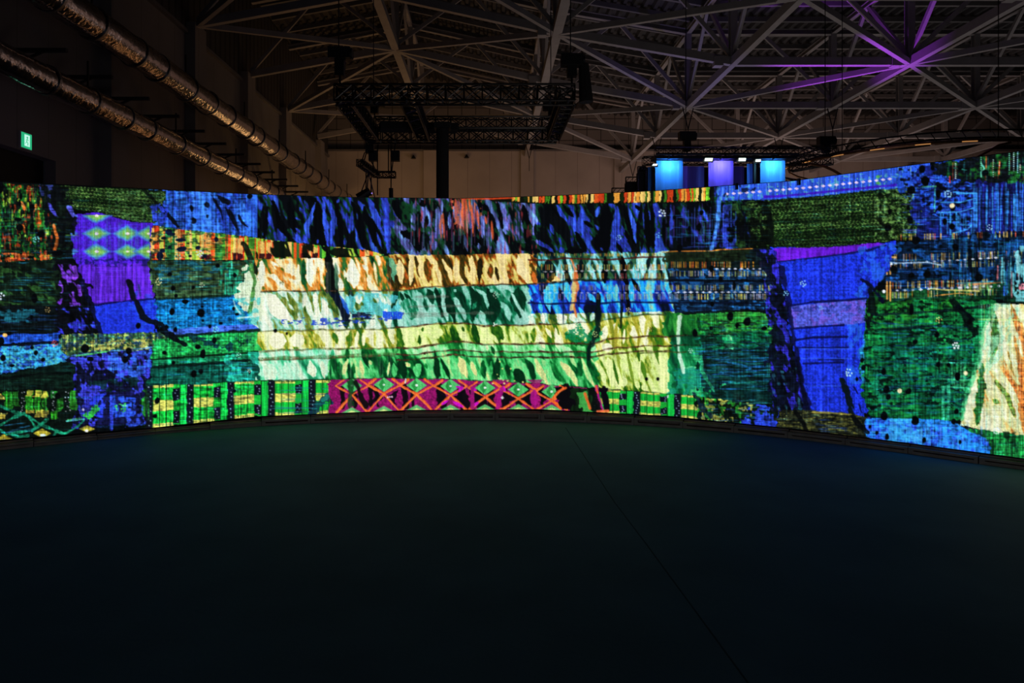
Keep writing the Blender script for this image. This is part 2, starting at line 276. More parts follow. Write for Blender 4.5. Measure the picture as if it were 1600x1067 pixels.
for pts, w, v in [
    ([(50, 150), (80, 250)], 20, .1), ([(30, 340), (90, 450), (150, 600)], 44, .25), ([(110, 150), (170, 400), (200, 700)], 60, D_), ([(200, 170), (250, 290)], 20, .35), ([(320, 210), (380, 440)], 60, -.06), ([(440, 260), (460, 400)], 30, -.03), ([(430, 180), (520, 320)], 26, D_), ([(500, 180), (560, 290), (620, 370)], 30, .4), ([(570, 180), (690, 320)], 34, D_), ([(420, 380), (460, 500)], 26, .4), ([(230, 560), (400, 650), (470, 720)], 34, .35), ([(540, 640), (560, 720)], 40, .35), ([(60, 620), (300, 700)], 50, D_), ([(260, 400), (290, 560)], 40, -.06), ([(480, 420), (590, 520)], 40, -.35), ([(660, 400), (670, 640)], 24, .25), ([(600, 690), (800, 690)], 34, D_),
    ([(770, 220), (760, 400), (850, 560), (870, 700)], 55, .42), ([(830, 300), (860, 380)], 26, .35), ([(700, 480), (830, 700)], 34, D_), ([(970, 200), (930, 320)], 30, .6), ([(980, 260), (980, 370)], 14, -.03), ([(920, 400), (1000, 480)], 22, .4), ([(800, 360), (900, 430)], 30, D_), ([(1060, 180), (1030, 400), (1050, 720)], 85, D_), ([(940, 520), (960, 690)], 50, D_), ([(980, 650), (1010, 690)], 16, .4), ([(1170, 200), (1170, 400), (1110, 700)], 62, .42), ([(1210, 380), (1240, 600), (1320, 690)], 55, .4), ([(1240, 200), (1300, 400), (1380, 640)], 42, D_), ([(1160, 590), (1230, 720)], 30, D_), ([(1290, 190), (1350, 400), (1380, 600)], 34, .6), ([(1370, 180), (1423, 240)], 26, D_), ([(1410, 260), (1400, 700)], 28, -.06), ([(1260, 460), (1290, 560)], 24, D_),
    ([(70, 740), (100, 900), (180, 1040)], 60, .75), ([(20, 890), (60, 1040)], 30, .0), ([(190, 760), (250, 960), (260, 1060)], 40, -.1), ([(300, 740), (310, 860)], 22, .35), ([(400, 790), (440, 1040)], 80, -.3), ([(530, 800), (560, 1060)], 40, .5), ([(600, 720), (640, 860), (700, 1060)], 34, .6), ([(570, 800), (640, 1060)], 22, -.6), ([(760, 800), (760, 1000)], 70, -.4), ([(890, 720), (850, 850), (920, 960), (960, 1066)], 40, .5), ([(930, 740), (990, 870)], 24, .3), ([(1040, 720), (1030, 1060)], 44, D_), ([(1150, 720), (1200, 1000)], 26, .5), ([(1220, 740), (1260, 1060)], 44, D_), ([(1110, 840), (1110, 900)], 36, -.1), ([(1320, 800), (1320, 900)], 44, -.05), ([(1410, 720), (1400, 900)], 34, .6)]:
    fset(o, pts, w, v)
o = (800, 410)
for pts, w, v in [
    ([(60, 290), (90, 600)], 100, -.4), ([(0, 350), (60, 470), (180, 660), (200, 800)], 26, .6), ([(160, 270), (230, 430)], 34, .35), ([(260, 340), (260, 420)], 50, -.05), ([(470, 190), (400, 320), (420, 560)], 60, .5), ([(520, 260), (560, 440)], 34, -.3), ([(600, 220), (640, 440)], 50, .55), ([(310, 430), (330, 560)], 26, .5), ([(250, 470), (260, 540)], 24, .0), ([(690, 270), (680, 500), (720, 600)], 16, .8), ([(790, 250), (780, 540)], 44, .0), ([(850, 350), (930, 440)], 40, .5), ([(900, 180), (990, 300)], 30, .3), ([(960, 340), (960, 660)], 40, D_), ([(860, 430), (950, 500)], 30, -.5), ([(1100, 200), (1080, 400), (1060, 500)], 50, .4), ([(1160, 240), (1150, 400)], 34, .5), ([(1230, 270), (1220, 500), (1215, 720)], 20, -.3), ([(1270, 100), (1290, 400), (1300, 600)], 34, D_), ([(1320, 190), (1340, 500)], 40, .5), ([(1330, 180), (1423, 330)], 24, D_), ([(1380, 350), (1400, 520)], 34, 0.0),
    ([(340, 570), (350, 680)], 28, .7), ([(530, 590), (560, 670)], 80, .6), ([(400, 580), (500, 680)], 40, -.35), ([(650, 580), (700, 640)], 60, .5), ([(740, 500), (830, 640)], 30, .6), ([(900, 560), (870, 660)], 36, .2),
    ([(30, 720), (130, 880)], 34, .1), ([(80, 720), (130, 870)], 20, .6), ([(200, 720), (200, 900)], 24, .4), ([(250, 720), (240, 880)], 40, -.02), ([(300, 800), (330, 890), (370, 960)], 34, .7), ([(370, 720), (440, 840)], 30, .6), ([(350, 760), (380, 880)], 34, .0), ([(430, 620), (520, 800)], 30, -.2), ([(480, 720), (500, 900), (540, 1000)], 30, .5), ([(620, 700), (740, 780)], 75, .7), ([(600, 790), (700, 870), (830, 880)], 60, -.35), ([(760, 700), (780, 830)], 24, 0.0), ([(820, 690), (830, 850)], 34, .7), ([(900, 750), (850, 880)], 50, -.5), ([(960, 700), (940, 860)], 44, -.2), ([(1050, 700), (1020, 860)], 50, .7), ([(1090, 740), (1120, 820)], 30, .05), ([(1150, 680), (1160, 820)], 46, .7), ([(1200, 730), (1190, 1000)], 26, .03), ([(1250, 740), (1240, 900)], 22, .5), ([(1290, 680), (1290, 900)], 18, -.1), ([(1360, 700), (1370, 860)], 60, .7), ([(1310, 640), (1400, 740)], 14, -.2), ([(1080, 900), (1060, 1000)], 90, .7),
    ([(570, 920), (700, 1060)], 34, .45), ([(700, 900), (850, 900), (850, 1060)], 50, -.4), ([(880, 920), (960, 1060)], 34, .15)]:
    fset(o, pts, w, v)
o = (800, 520)
for pts, w, v in [
    ([(40, 300), (200, 540)], 75, .35), ([(140, 280), (220, 400), (240, 540)], 44, -.3), ([(20, 400), (150, 570)], 60, -.5), ([(260, 300), (390, 560)], 40, .75), ([(330, 290), (430, 440), (500, 580)], 60, .35), ([(420, 290), (470, 400), (560, 560)], 50, -.2), ([(490, 300), (560, 480)], 24, -.05), ([(530, 310), (650, 440), (730, 590)], 44, .75), ([(620, 300), (720, 440)], 26, -.2), ([(740, 300), (770, 500)], 44, -.25), ([(640, 240), (720, 390)], 30, .5), ([(770, 270), (860, 500), (920, 600)], 34, .6), ([(850, 250), (860, 420)], 30, -.5), ([(900, 320), (960, 520), (990, 600)], 34, -.2), ([(880, 290), (1010, 440), (1040, 590)], 36, .65), ([(960, 280), (1070, 470), (1080, 600)], 24, -.15), ([(1060, 280), (1200, 600)], 90, .65), ([(1110, 440), (1120, 600)], 34, .75), ([(1160, 160), (1170, 300)], 30, .05), ([(1290, 160), (1340, 320)], 30, .05), ([(1240, 330), (1300, 430)], 60, .35), ([(1300, 470), (1330, 620)], 30, .0), ([(1390, 530), (1400, 620)], 30, .3), ([(1240, 480), (1240, 600)], 50, .6), ([(1380, 300), (1423, 500)], 30, .5)]:
    fset(o, pts, w, v)
o = (1000, 280)
for pts, w, v in [([(10, 250), (20, 780)], 30, -.06), ([(70, 270), (100, 780)], 50, D_), ([(60, 300), (70, 460)], 16, -.05), ([(170, 300), (210, 780)], 18, .35), ([(130, 270), (150, 760)], 40, D_), ([(350, 270), (350, 780)], 34, .4), ([(260, 420), (280, 760)], 40, D_), ([(480, 320), (470, 440)], 18, .3), ([(420, 520), (580, 540)], 24, .35), ([(660, 300), (670, 480)], 24, .3), ([(650, 600), (660, 760)], 20, .3), ([(880, 120), (870, 500), (820, 780)], 34, .45), ([(790, 300), (800, 780)], 34, D_), ([(940, 680), (950, 780)], 40, .3), ([(980, 300), (1000, 400)], 34, .1), ([(560, 600), (560, 760)], 50, D_), ([(1060, 250), (1100, 480)], 50, D_),
    ([(30, 800), (40, 1060)], 46, .6), ([(110, 830), (90, 1000)], 26, -.2), ([(170, 800), (160, 1060)], 30, .6), ([(240, 800), (260, 1060)], 20, .6)]:
    fset(o, pts, w, v)
o = (1000, 410)
for pts, w, v in [([(20, 160), (30, 430)], 24, .3), ([(130, 20), (110, 300), (120, 570)], 52, .6), ([(200, 120), (230, 460)], 34, -.05), ([(270, 20), (290, 200), (380, 540)], 34, .6), ([(360, 230), (390, 400)], 20, 0.0), ([(10, 570), (60, 700), (60, 880)], 50, .7), ([(150, 640), (200, 740)], 34, .7), ([(100, 640), (130, 780)], 24, .03), ([(250, 590), (240, 780)], 34, 0.02), ([(340, 600), (330, 780)], 30, -.05), ([(480, 500), (420, 650), (420, 900), (450, 1060)], 22, .8), ([(640, 620), (670, 780)], 30, -.5), ([(610, 640), (650, 780)], 14, .1), ([(560, 620), (560, 780)], 40, -.1), ([(60, 830), (60, 920)], 40, .5), ([(150, 830), (160, 1000)], 26, .6), ([(240, 930), (250, 980)], 30, .5), ([(120, 940), (90, 990)], 30, .6)]:
    fset(o, pts, w, v)
o = (1000, 540)
for pts, w, v in [([(10, 100), (10, 400)], 34, .7), ([(90, 100), (80, 320)], 44, -.12), ([(130, 100), (300, 260)], 60, .8), ([(430, 100), (500, 290)], 34, .7), ([(560, 90), (560, 220)], 40, -.05), ([(680, 90), (680, 260), (800, 480)], 24, .05), ([(640, 180), (640, 270)], 26, -.6), ([(500, 260), (620, 240)], 24, .5), ([(320, 300), (500, 300)], 26, -.1), ([(490, 340), (540, 560)], 44, -.0), ([(230, 400), (240, 500)], 40, .45), ([(50, 420), (60, 500)], 40, .35), ([(380, 400), (400, 480)], 50, -.3)]:
    fset(o, pts, w, v)

F += (vnoise(2.4, 5, .3, 17) * .12 + vnoise(5, 14, .3, 18) * .11) * (1 - .4 * (np.abs(F) > .6))
o = (940, 480)
for pts, w, v in [([(60, 20), (130, 300), (120, 520)], 22, -.15), ([(180, 60), (150, 420), (230, 800)], 26, -.08), ([(330, 40), (420, 330), (380, 560)], 24, -.1), ([(520, 60), (470, 380)], 22, .0), ([(560, 300), (640, 640)], 30, -.2), ([(270, 430), (350, 820)], 26, -.12), ([(430, 560), (520, 900)], 34, -.18), ([(640, 80), (690, 420)], 24, -.2), ([(120, 560), (190, 860)], 24, -.25)]:
    fset(o, pts, w, v)
# ---- colour ramps of the cloths
K0 = (3, 4, 7)
R_BLUE = [(-1, K0), (-.12, (6, 8, 12)), (-.05, (10, 40, 24)), (.08, (13, 54, 36)), (.14, (32, 40, 140)), (.38, (46, 78, 205)), (.85, (74, 132, 235))]
R_SLATE = [(-1, K0), (-.12, (5, 9, 12)), (-.04, (11, 46, 28)), (.08, (14, 50, 42)), (.15, (66, 62, 125)), (.38, (84, 105, 175)), (.75, (100, 165, 205))]
R_CREAM = [(-1, (3, 10, 8)), (-.6, (6, 30, 18)), (-.35, (18, 95, 45)), (-.15, (85, 110, 30)), (-.05, (205, 118, 32)), (.08, (236, 160, 70)), (.18, (246, 222, 150)), (.4, (246, 240, 200)), (.8, (232, 244, 226))]
R_SAND = [(-1, (12, 8, 5)), (-.4, (45, 38, 10)), (-.2, (92, 66, 16)), (-.1, (165, 66, 18)), (.0, (196, 150, 60)), (.1, (216, 206, 110)), (.3, (244, 216, 140)), (.8, (240, 222, 165))]
R_MILK = [(-1, (8, 14, 30)), (-.5, (14, 50, 40)), (-.28, (50, 90, 25)), (-.08, (128, 138, 48)), (.08, (120, 205, 180)), (.2, (205, 235, 215)), (.6, (236, 240, 214))]
R_TEAL = [(-1, (2, 18, 12)), (-.45, (3, 44, 26)), (-.2, (8, 78, 50)), (.0, (22, 128, 86)), (.12, (112, 190, 165)), (.4, (150, 212, 195)), (.8, (185, 232, 214))]
R_LEMON = [(-1, (6, 30, 10)), (-.45, (16, 92, 30)), (-.2, (72, 120, 20)), (-.05, (165, 160, 45)), (.08, (208, 210, 95)), (.25, (232, 240, 175)), (.6, (242, 244, 205))]
R_LIME = [(-1, (4, 28, 8)), (-.4, (14, 66, 14)), (-.15, (60, 118, 22)), (.0, (160, 176, 60)), (.12, (205, 232, 132)), (.5, (228, 244, 165))]
R_MINT = [(-1, (4, 26, 12)), (-.4, (4, 70, 28)), (-.12, (20, 128, 50)), (.05, (95, 205, 110)), (.3, (150, 240, 170)), (.7, (225, 240, 185))]
R_PALE = [(-1, (6, 70, 50)), (-.3, (24, 140, 90)), (-.05, (80, 210, 150)), (.15, (160, 236, 200)), (.5, (218, 244, 212)), (.8, (238, 240, 200))]
R_GREEN = [(-1, (2, 24, 12)), (-.4, (3, 58, 26)), (-.12, (10, 112, 44)), (.05, (60, 186, 96)), (.28, (100, 222, 134)), (.5, (160, 226, 140)), (.75, (226, 228, 150))]
R_PLUM = [(-1, K0), (-.35, (16, 6, 14)), (-.3, (20, 6, 18)), (.0, (150, 18, 110)), (.6, (176, 28, 128))]
R_CYAN = [(-1, K0), (-.4, (8, 22, 26)), (-.2, (12, 44, 46)), (-.1, (40, 84, 40)), (.05, (44, 92, 70)), (.2, (90, 185, 195)), (.5, (165, 235, 240)), (.8, (220, 228, 150))]
R_AZUR = [(-1, K0), (-.35, (6, 14, 34)), (-.1, (20, 40, 140)), (.1, (32, 70, 215)), (.25, (20, 140, 235)), (.5, (48, 196, 250)), (.85, (205, 200, 130))]
R_JADE = [(-1, (2, 12, 8)), (-.4, (3, 44, 22)), (-.12, (10, 104, 40)), (.06, (70, 150, 46)), (.2, (150, 176, 66)), (.35, (224, 230, 140)), (.7, (240, 244, 200))]

full = strip(-160, 1760, TT, BB)
flat(full, (4, 7, 9))
# ======== middle part, columns 400 to 1040, cloth with deep folds
zone(strip(236, 1050, TT, C_A), R_BLUE, -.13, rag=0)
zone(strip(612, 842, TT, C_A), R_SLATE, -.1, rag=3)
threads(strip(400, 1060, TT, C_A), .38)
blotch([(706, 308), (750, 308), (748, 352), (738, 366), (722, 362), (708, 345)], (214, 108, 62), -.15, (3, 36), 41, .8, 0, 3, 3)
threads(strip(612, 842, TT, C_A), .55, 33, 1.5); blotch(strip(612, 842, TT, C_A), (16, 70, 34), .3, (10, 18), 34, .7, .2); blotch(strip(640, 842, TT, C_A), (200, 60, 70), .5, (2, 26), 35, .6)
for x, y0, y1 in [(692, 333, 372), (711, 312, 350), (722, 312, 362), (728, 312, 364), (737, 320, 364), (746, 330, 352), (758, 338, 350), (768, 345, 375), (733, 311, 330)]:
    line([(x, y0), (x + 2, y1)], 1.6, (226, 96, 52), .8, .5, True)
line([(690, 336), (688, 352), (690, 372)], 2.0, (205, 110, 40), .9, .5, True)
vstreaks(640, 312, 770, 396, 60, [(120, 110, 190), (150, 60, 130), (110, 180, 210), (40, 40, 90)], 10, 40, .5, (.4, .8), 8)
# orange / lime barcode band
def barcode(x0, x1, tc, bc, seed, dim=1.0, a=1.0, lo=2, hi=8, dark=.25):
    r = np.random.default_rng(seed); x = x0
    pal = [(95, 190, 50), (150, 200, 60), (240, 196, 110), (235, 90, 30), (60, 130, 40), (225, 70, 30), (200, 210, 80), (40, 110, 50)]
    while x < x1:
        w = r.uniform(lo, hi); c = np.array(pal[r.integers(len(pal))], float) * dim
        if r.random() < dark: c = np.array((14, 22, 10), float)
        flat(strip(x, min(x + w, x1), tc, bc), c, a, 0, .5)
        if r.random() < .5: line([(x, np.interp(x, *zip(*tc)) + 1), (x, np.interp(x, *zip(*bc)) - 1)], .8, (225, 60, 25), .9)
        x += w
barcode(232, 600, C_A, C_B, 3, 1, 1, 3, 9, .04)
for x in (237, 318, 325, 368, 375, 409, 420, 475, 492, 535):
    yt = float(np.interp(x, *zip(*C_A))) + 4
    flat([(x - 3, yt), (x + 4, yt), (x + 4, 396), (x - 3, 396)], (244, 196, 110), .85, .3)
    flat([(x - 5, 396), (x + 5, 396), (x + 5, 405), (x - 5, 405)], (45, 10, 22), .9, .5)
    line([(x + 6, yt), (x + 6, 405)], 1.0, (238, 66, 26), .9); line([(x - 5, yt), (x - 5, 405)], .8, (238, 80, 30), .8)
blotch(strip(400, 600, C_A, C_B), (5, 12, 6), .15, (10, 30), 44, .95, .4, 8)
sl, m = poly(strip(500, 600, C_A, C_B), 1); put(sl, m * np.clip((-F[sl] - .3) * 6, 0, 1), K0, .95)
sl, m = poly(strip(405, 500, C_A, C_B), 1); put(sl, m * np.clip((-F[sl] - .45) * 6, 0, 1), K0, .95)

zone(strip(392, 622, C_B, C_C), R_CREAM, rag=.5)
zone(strip(606, 836, C_A, C_C), R_SAND, -.05, 1.15, rag=1)
flat([(606, 402), (617, 404), (619, 425), (616, 444), (610, 425)], (96, 190, 150), .8, 1)
zone(strip(392, 622, C_C, C_D), R_MILK, rag=.5)
zone(strip(612, 842, C_C, C_D), R_TEAL, -.1, 1.1, rag=1)
zone(strip(392, 622, C_D, C_E), R_LEMON, rag=.5)
zone(strip(620, 842, C_D, C_E), R_LIME, -.06, 1.15, rag=.5)
zone(strip(392, 530, C_E, C_F), R_PALE, .1)
zone(strip(530, 842, C_E, C_F), R_MINT)
zone(strip(392, 520, C_F, C_G), R_PALE, rag=3)
zone(strip(512, 842, C_F, C_G), R_GREEN, -.08, 1.15, rag=2)
# right half of the middle part
zone(strip(826, 1066, C_A, C_C), R_CYAN, -.14, rag=2)
zone([(800, 396), (832, 396), (840, 420), (838, 446), (800, 446)], R_SAND, .1, rag=2)
zone([(828, 396), (842, 430), (838, 446), (850, 446), (862, 430), (880, 442), (870, 446), (826, 446)], R_SAND, -.15, rag=2)
zone(strip(826, 1060, C_C, [(826, 490), (1060, 486)]), R_AZUR, rag=1)
zone([(800, 446), (826, 444), (830, 490), (836, 507), (800, 507)], R_TEAL, rag=1)
zone(strip(826, 1066, [(826, 490), (1066, 486)], C_D), R_MILK, rag=1)
zone(strip(836, 1000, C_D, C_E), R_LEMON, rag=1)
zone(strip(836, 1050, C_E, C_F), R_MINT, .05)
zone(strip(836, 1050, C_F, C_G), R_GREEN, rag=1)
zone(strip(940, 1062, C_D, C_E), R_LEMON, .05, rag=3)
zone(strip(930, 1062, C_E, C_F), R_LEMON, .05, rag=3)
zone(strip(935, 1062, C_F, C_G), R_LIME, .05, rag=3)
blotch([(880, 518), (900, 512), (905, 500), (915, 520), (935, 505), (942, 520), (936, 534), (905, 537), (885, 528)], (6, 130, 80), -.4, (3, 3), 47, .8)
# tints of cyan round the left rim and along the blue seam
blotch([(392, 440), (402, 460), (404, 520), (403, 590), (392, 600)], (40, 190, 190), -.5, (6, 9), 48, .7)
blotch([(540, 456), (622, 460), (625, 492), (540, 494)], (80, 205, 220), -.15, (9, 12), 49, .75)
blotch([(440, 498), (520, 496), (624, 488), (628, 500), (520, 510), (440, 504)], (28, 60, 190), .12, (7, 3), 50, .85)
blotch([(530, 488), (585, 488), (585, 500), (530, 502)], (10, 12, 40), .0, (7, 3), 51, .85)
for x in (607, 622): blotch([(x - 8, 486), (x + 7, 486), (x + 7, 496), (x - 6, 496)], (30, 80, 225), -.6, (4, 4), 52, .95)
line([(520, 455), (533, 478), (540, 494)], 6, (8, 16, 34), .95, 1); line([(530, 460), (538, 474), (545, 490)], 3, (30, 90, 210), .9, 1, True)
line([(512, 405), (520, 430), (522, 452)], 6.5, (7, 10, 9), .95, 1); line([(524, 410), (527, 452)], 2.5, (60, 110, 80), .8, 1, True)
for x in range(408, 640, 2):
    if rng.random() < .25: line([(x, 410), (x, 590)], .6, (255, 250, 240) if rng.random() < .5 else (120, 190, 150), .22)
for y, x0, x1, s in [(479, 640, 720, 0), (490, 630, 770, 0), (494, 640, 700, 0), (464, 650, 700, 0)]:
    line([(x0, y), (x1, y - 1)], 1.6, (120, 110, 100), .35, 1)
# red rims on folds of the right middle
for P in [[(892, 405), (899, 420), (901, 450), (896, 478), (902, 500)], [(833, 425), (838, 445)]]:
    line(P, 3.2, (226, 112, 40), .85, 1, True)
line([(897, 445), (895, 470), (893, 484)], 3.0, (214, 196, 120), .9, 1)
# ---- seams of the middle part
def seam(c, x0, x1, w, col=(20, 24, 14), a=.85, dy=0.0, seed=1):
    xs = np.arange(x0, x1 + 1, 8.0)
    pts = [(x, float(np.interp(x, *zip(*c))) + dy + .7 * math.sin(x * .11 + dy) + .5 * math.sin(x * .31)) for x in xs]
    sl, m = stroke_mask(pts, w * .78, False, .5)
    put(sl, m * (.72 + .4 * vnoise(4, 50, 0, 55, X=GX[sl], Y=GY[sl])), col, a)
    sl, m = stroke_mask(pts, w * .4, False, .5); put(sl, m * np.clip(vnoise(2.2, 50, 0, 56, X=GX[sl], Y=GY[sl]) * 2, 0, 1), (150, 90, 70), .45)
seam(C_C, 400, 860, 1.5, (34, 30, 16)); seam(C_C, 640, 860, 1.2, (30, 14, 8), .7)
seam(C_D, 400, 630, 1.7, (60, 72, 24), .8); seam(C_D, 620, 860, 1.7, (48, 18, 8), .9); seam(C_D, 860, 1060, 1.4, (18, 50, 22), .8)
seam(C_E, 400, 630, 1.9, (70, 84, 34), .8); seam(C_E, 620, 1060, 2.0, (52, 26, 12), .9)
seam(C_F, 400, 620, 3.6, (60, 110, 50), .72); seam(C_F, 400, 620, 1.2, (50, 40, 20), .6, 2)
seam(C_F, 620, 1060, 1.6, (54, 24, 16), .92); seam(C_F, 620, 1060, 1.7, (40, 26, 12), .92, 8)
seam(C_G, 400, 1060, 1.6, (8, 18, 8), .8)
line([(826, 406), (860, 406.5), (880, 403), (900, 404), (950, 406), (1000, 402), (1060, 401)], 1.1, (70, 12, 10), .8, .5)
seam(C_C, 860, 1060, 2.4, (4, 6, 10), .85)
line([(826, 473), (860, 475), (900, 473), (930, 475), (960, 472), (1060, 473)], 1.4, (6, 10, 60), .85, .6)
# shade of the folds laid across every seam
sl, m = poly(strip(850, 1060, TT, BB), 1); put(sl, m * np.clip((-F[sl] - .7) * 5, 0, 1), K0, .8)
line([(934, 460), (936, 490), (932, 520), (920, 545), (920, 562)], 4.5, (4, 20, 22), .85, 1, True)
line([(880, 430), (880, 505)], .8, (6, 30, 60), .8)
line([(971, 480), (970, 512)], 1.8, (10, 24, 14), .85, .5)
# ======== ticks and white lozenges
def ticks(x0, x1, y, h, step, seed, cols, a=.9, slope=0.0, w=.75, p=.85):
    r = np.random.default_rng(seed); x = x0
    while x < x1:
        for dx in (-2.2, 0.6, 3.0):
            if r.random() < p * .8:
                yy = y + slope * (x - x0)
                line([(x + dx, yy - h), (x + dx, yy + h)], w, cols[r.integers(len(cols))], a * r.uniform(.6, 1))
        x += step
def lozenges(x0, x1, y, step, w, h, seed, slope=0.0, a=.95, col=(225, 232, 255)):
    r = np.random.default_rng(seed); x = x0
    while x < x1:
        diamond(x, y + slope * (x - x0), w * r.uniform(.8, 1.15), h * r.uniform(.8, 1.1), col, a * r.uniform(.65, 1), 1.2); x += step
OR_ = [(240, 160, 40), (250, 200, 90), (235, 110, 40), (220, 190, 80)]; YL_ = [(225, 210, 90), (190, 210, 110), (240, 190, 90), (200, 180, 190)]
# ======== right glitch part, columns 1040 to 1210
zone(strip(1046, 1216, TT, [(1040, 394), (1216, 388)]), R_BLUE, -.1, .9, rag=1)
blotch([(1046, 312), (1216, 312), (1216, 390), (1046, 393)], (5, 7, 14), .0, (11, 26), 60, .85, .15)
vstreaks(1040, 318, 1150, 390, 60, [(50, 70, 200), (60, 120, 230), (90, 60, 190)], 12, 60, .45, (.4, .8), 61)
hstreaks(1040, 330, 1150, 388, 34, [(50, 90, 220), (40, 120, 210)], 8, 40, .6, seed=62)
blotch([(1138, 316), (1216, 312), (1212, 386), (1150, 388), (1148, 350)], (44, 86, 38), .12, (7, 9), 63, .75, .3)
blotch([(1128, 318), (1150, 320), (1150, 386), (1110, 388)], (42, 60, 190), .0, (6, 12), 64, .6)
line([(1125, 292), (1122, 345), (1112, 390)], 3.0, (70, 140, 240), .75, 1)
flat(strip(1046, 1216, [(1046, 393), (1216, 387)], C_C), (12, 24, 26), 1, 1, 1, .4, (7, 3), 65)
flat([(1040, 395), (1170, 391), (1165, 408), (1040, 410)], (22, 34, 18), .9, 2, 1, .5, (5, 5), 66)
flat(strip(1052, 1216, [(1046, 422), (1216, 420)], [(1046, 490), (1216, 488)]), (10, 26, 48), 1, 2, 1, .5, (8, 3), 67)
blotch([(1046, 420), (1206, 420), (1206, 486), (1046, 486)], (26, 84, 150), .12, (9, 7), 68, .85, .5)
hstreaks(1046, 422, 1208, 488, 60, [(30, 100, 180), (40, 130, 200), (20, 60, 150)], 8, 34, .7, seed=69)
ticks(1042, 1200, 413.5, 4.2, 9.6, 70, OR_, .95); ticks(1050, 1200, 427.5, 3.6, 9.6, 71, YL_, .75)
ticks(1050, 1210, 449.5, 3.6, 9.6, 72, YL_, .8); ticks(1060, 1210, 463.5, 3.8, 9.6, 73, YL_, .9)
lozenges(1120, 1196, 420, 9.6, 3.6, 2, 74); lozenges(1060, 1212, 456.5, 9.8, 3.8, 2.2, 75)
ticks(836, 1042, 417.5, 3.8, 9.6, 76, OR_ + YL_ + [(230, 90, 80)], .8); ticks(846, 1042, 431, 3.6, 9.6, 77, OR_ + [(230, 100, 100)], .7)
ticks(846, 1056, 449.5, 3.6, 9.6, 78, YL_, .5); ticks(846, 1060, 463.5, 3.8, 9.6, 79, YL_ + [(220, 130, 160)], .55)
lozenges(852, 1042, 424.5, 9.6, 3.6, 2, 80, -.02, .85, (235, 225, 235)); lozenges(850, 1056, 457.5, 9.8, 3.4, 2, 81, 0, .6)
line([(1046, 438), (1210, 439)], 1.6, (4, 6, 12), .9, .5); line([(1046, 473), (1210, 474)], 1.3, (5, 10, 26), .9, .5)
ticks(830, 1040, 398, 1.6, 9.6, 82, OR_, .7)
line([(1035, 394), (1055, 392.5), (1112, 392), (1125, 390), (1165, 389), (1176, 388)], .7, (220, 130, 40), .9, .4)
# green lower part
zone(strip(1036, 1216, [(1036, 489), (1216, 486)], C_E), [(-1, (3, 14, 8)), (-.5, (5, 44, 18)), (-.15, (16, 96, 36)), (.15, (40, 140, 50)), (.5, (80, 170, 70)), (.8, (220, 240, 190))], .0, .75, rag=2)
flat(strip(1066, 1216, [(1060, 486), (1216, 484)], [(1060, 490), (1216, 488)]), (6, 14, 12), .9)
blotch([(1095, 495), (1205, 490), (1205, 520), (1095, 522)], (46, 150, 50), .0, (5, 8), 83, .75, -.6)
zone(strip(1046, 1216, C_E, C_F), [(-1, (3, 20, 10)), (-.3, (6, 66, 40)), (.1, (14, 120, 70)), (.5, (30, 150, 90)), (.8, (215, 240, 190))], 0, .8, rag=2)
zone(strip(1046, 1216, C_F, C_G), [(-1, (2, 12, 10)), (-.5, (4, 40, 30)), (-.1, (10, 110, 60)), (.15, (40, 170, 100)), (.5, (110, 220, 160)), (.8, (220, 240, 200))], -.02, .8, rag=2)
flat([(1096, 548), (1216, 540), (1220, 640), (1120, 624), (1098, 590)], (6, 26, 34), .85, 8, 3, .5, (8, 4), 84)
blotch([(1090, 500), (1210, 500), (1210, 600), (1090, 600)], (8, 16, 16), .1, (12, 6), 85, .7, .4)
hstreaks(1075, 498, 1206, 545, 70, [(20, 120, 130), (30, 150, 110), (30, 90, 150)], 8, 34, .65, seed=86)
hstreaks(1080, 545, 1206, 612, 130, [(24, 100, 180), (30, 130, 150), (26, 80, 170), (30, 140, 120)], 10, 46, .75, seed=87)
hstreaks(1040, 575, 1110, 600, 30, [(20, 140, 150), (30, 110, 160)], 8, 34, .7, seed=88)
blotch([(1044, 580), (1095, 572), (1100, 622), (1046, 618)], (24, 150, 120), -.1, (9, 12), 89, .75)
line([(1137, 566), (1160, 570), (1174, 576), (1160, 580), (1125, 582)], 1.0, (30, 110, 180), .8, .4)
line([(1062, 495), (1060, 520), (1060, 545), (1068, 582)], 2.6, (210, 244, 220), .85, .8); line([(1096, 556), (1097, 580), (1116, 612)], 2.6, (40, 160, 110), .8, .8, True)
seam(C_E, 1046, 1140, 1.8, (6, 20, 10), .85); seam(C_F, 1046, 1100, 1.8, (8, 34, 14), .8); seam(C_F, 1000, 1075, 1.6, (40, 60, 20), .8, 10)
for x, y, a, b in [(1141, 494, 5, 6), (1167, 502, 6, 7), (1194, 513, 4.5, 3), (1152, 508, 3, 4), (1111, 513, 3, 3), (1086, 520, 4, 6), (1147, 447, 2.6, 7), (1113, 475, 2.8, 4.5), (1126, 436, 3, 4), (1112, 420, 3.2, 5), (1010, 592, 2.6, 3), (1028, 592, 2.6, 3), (1062, 388, 4.5, 5.5), (1104, 326, 3.3, 4.5), (1096, 332, 3.3, 4), (1054, 340, 2.6, 3.4), (1043, 352, 3.2, 3.6), (1092, 355, 4, 6), (1141, 375, 4, 3.5), (1140, 358, 5, 4), (1150, 294, 5, 6), (1057, 313, 3, 3.5), (1077, 357, 2.4, 4)]:
    hole(x, y, a, b)
cluster(1035, 333, 5.2, 8, (215, 235, 255), 1.5); cluster(1029, 368, 4.0, 6, (110, 220, 230), .9); cluster(967, 371, 4.2, 9, (150, 215, 255), .9); cluster(1079, 548, 3, 7, (170, 235, 210), .9)
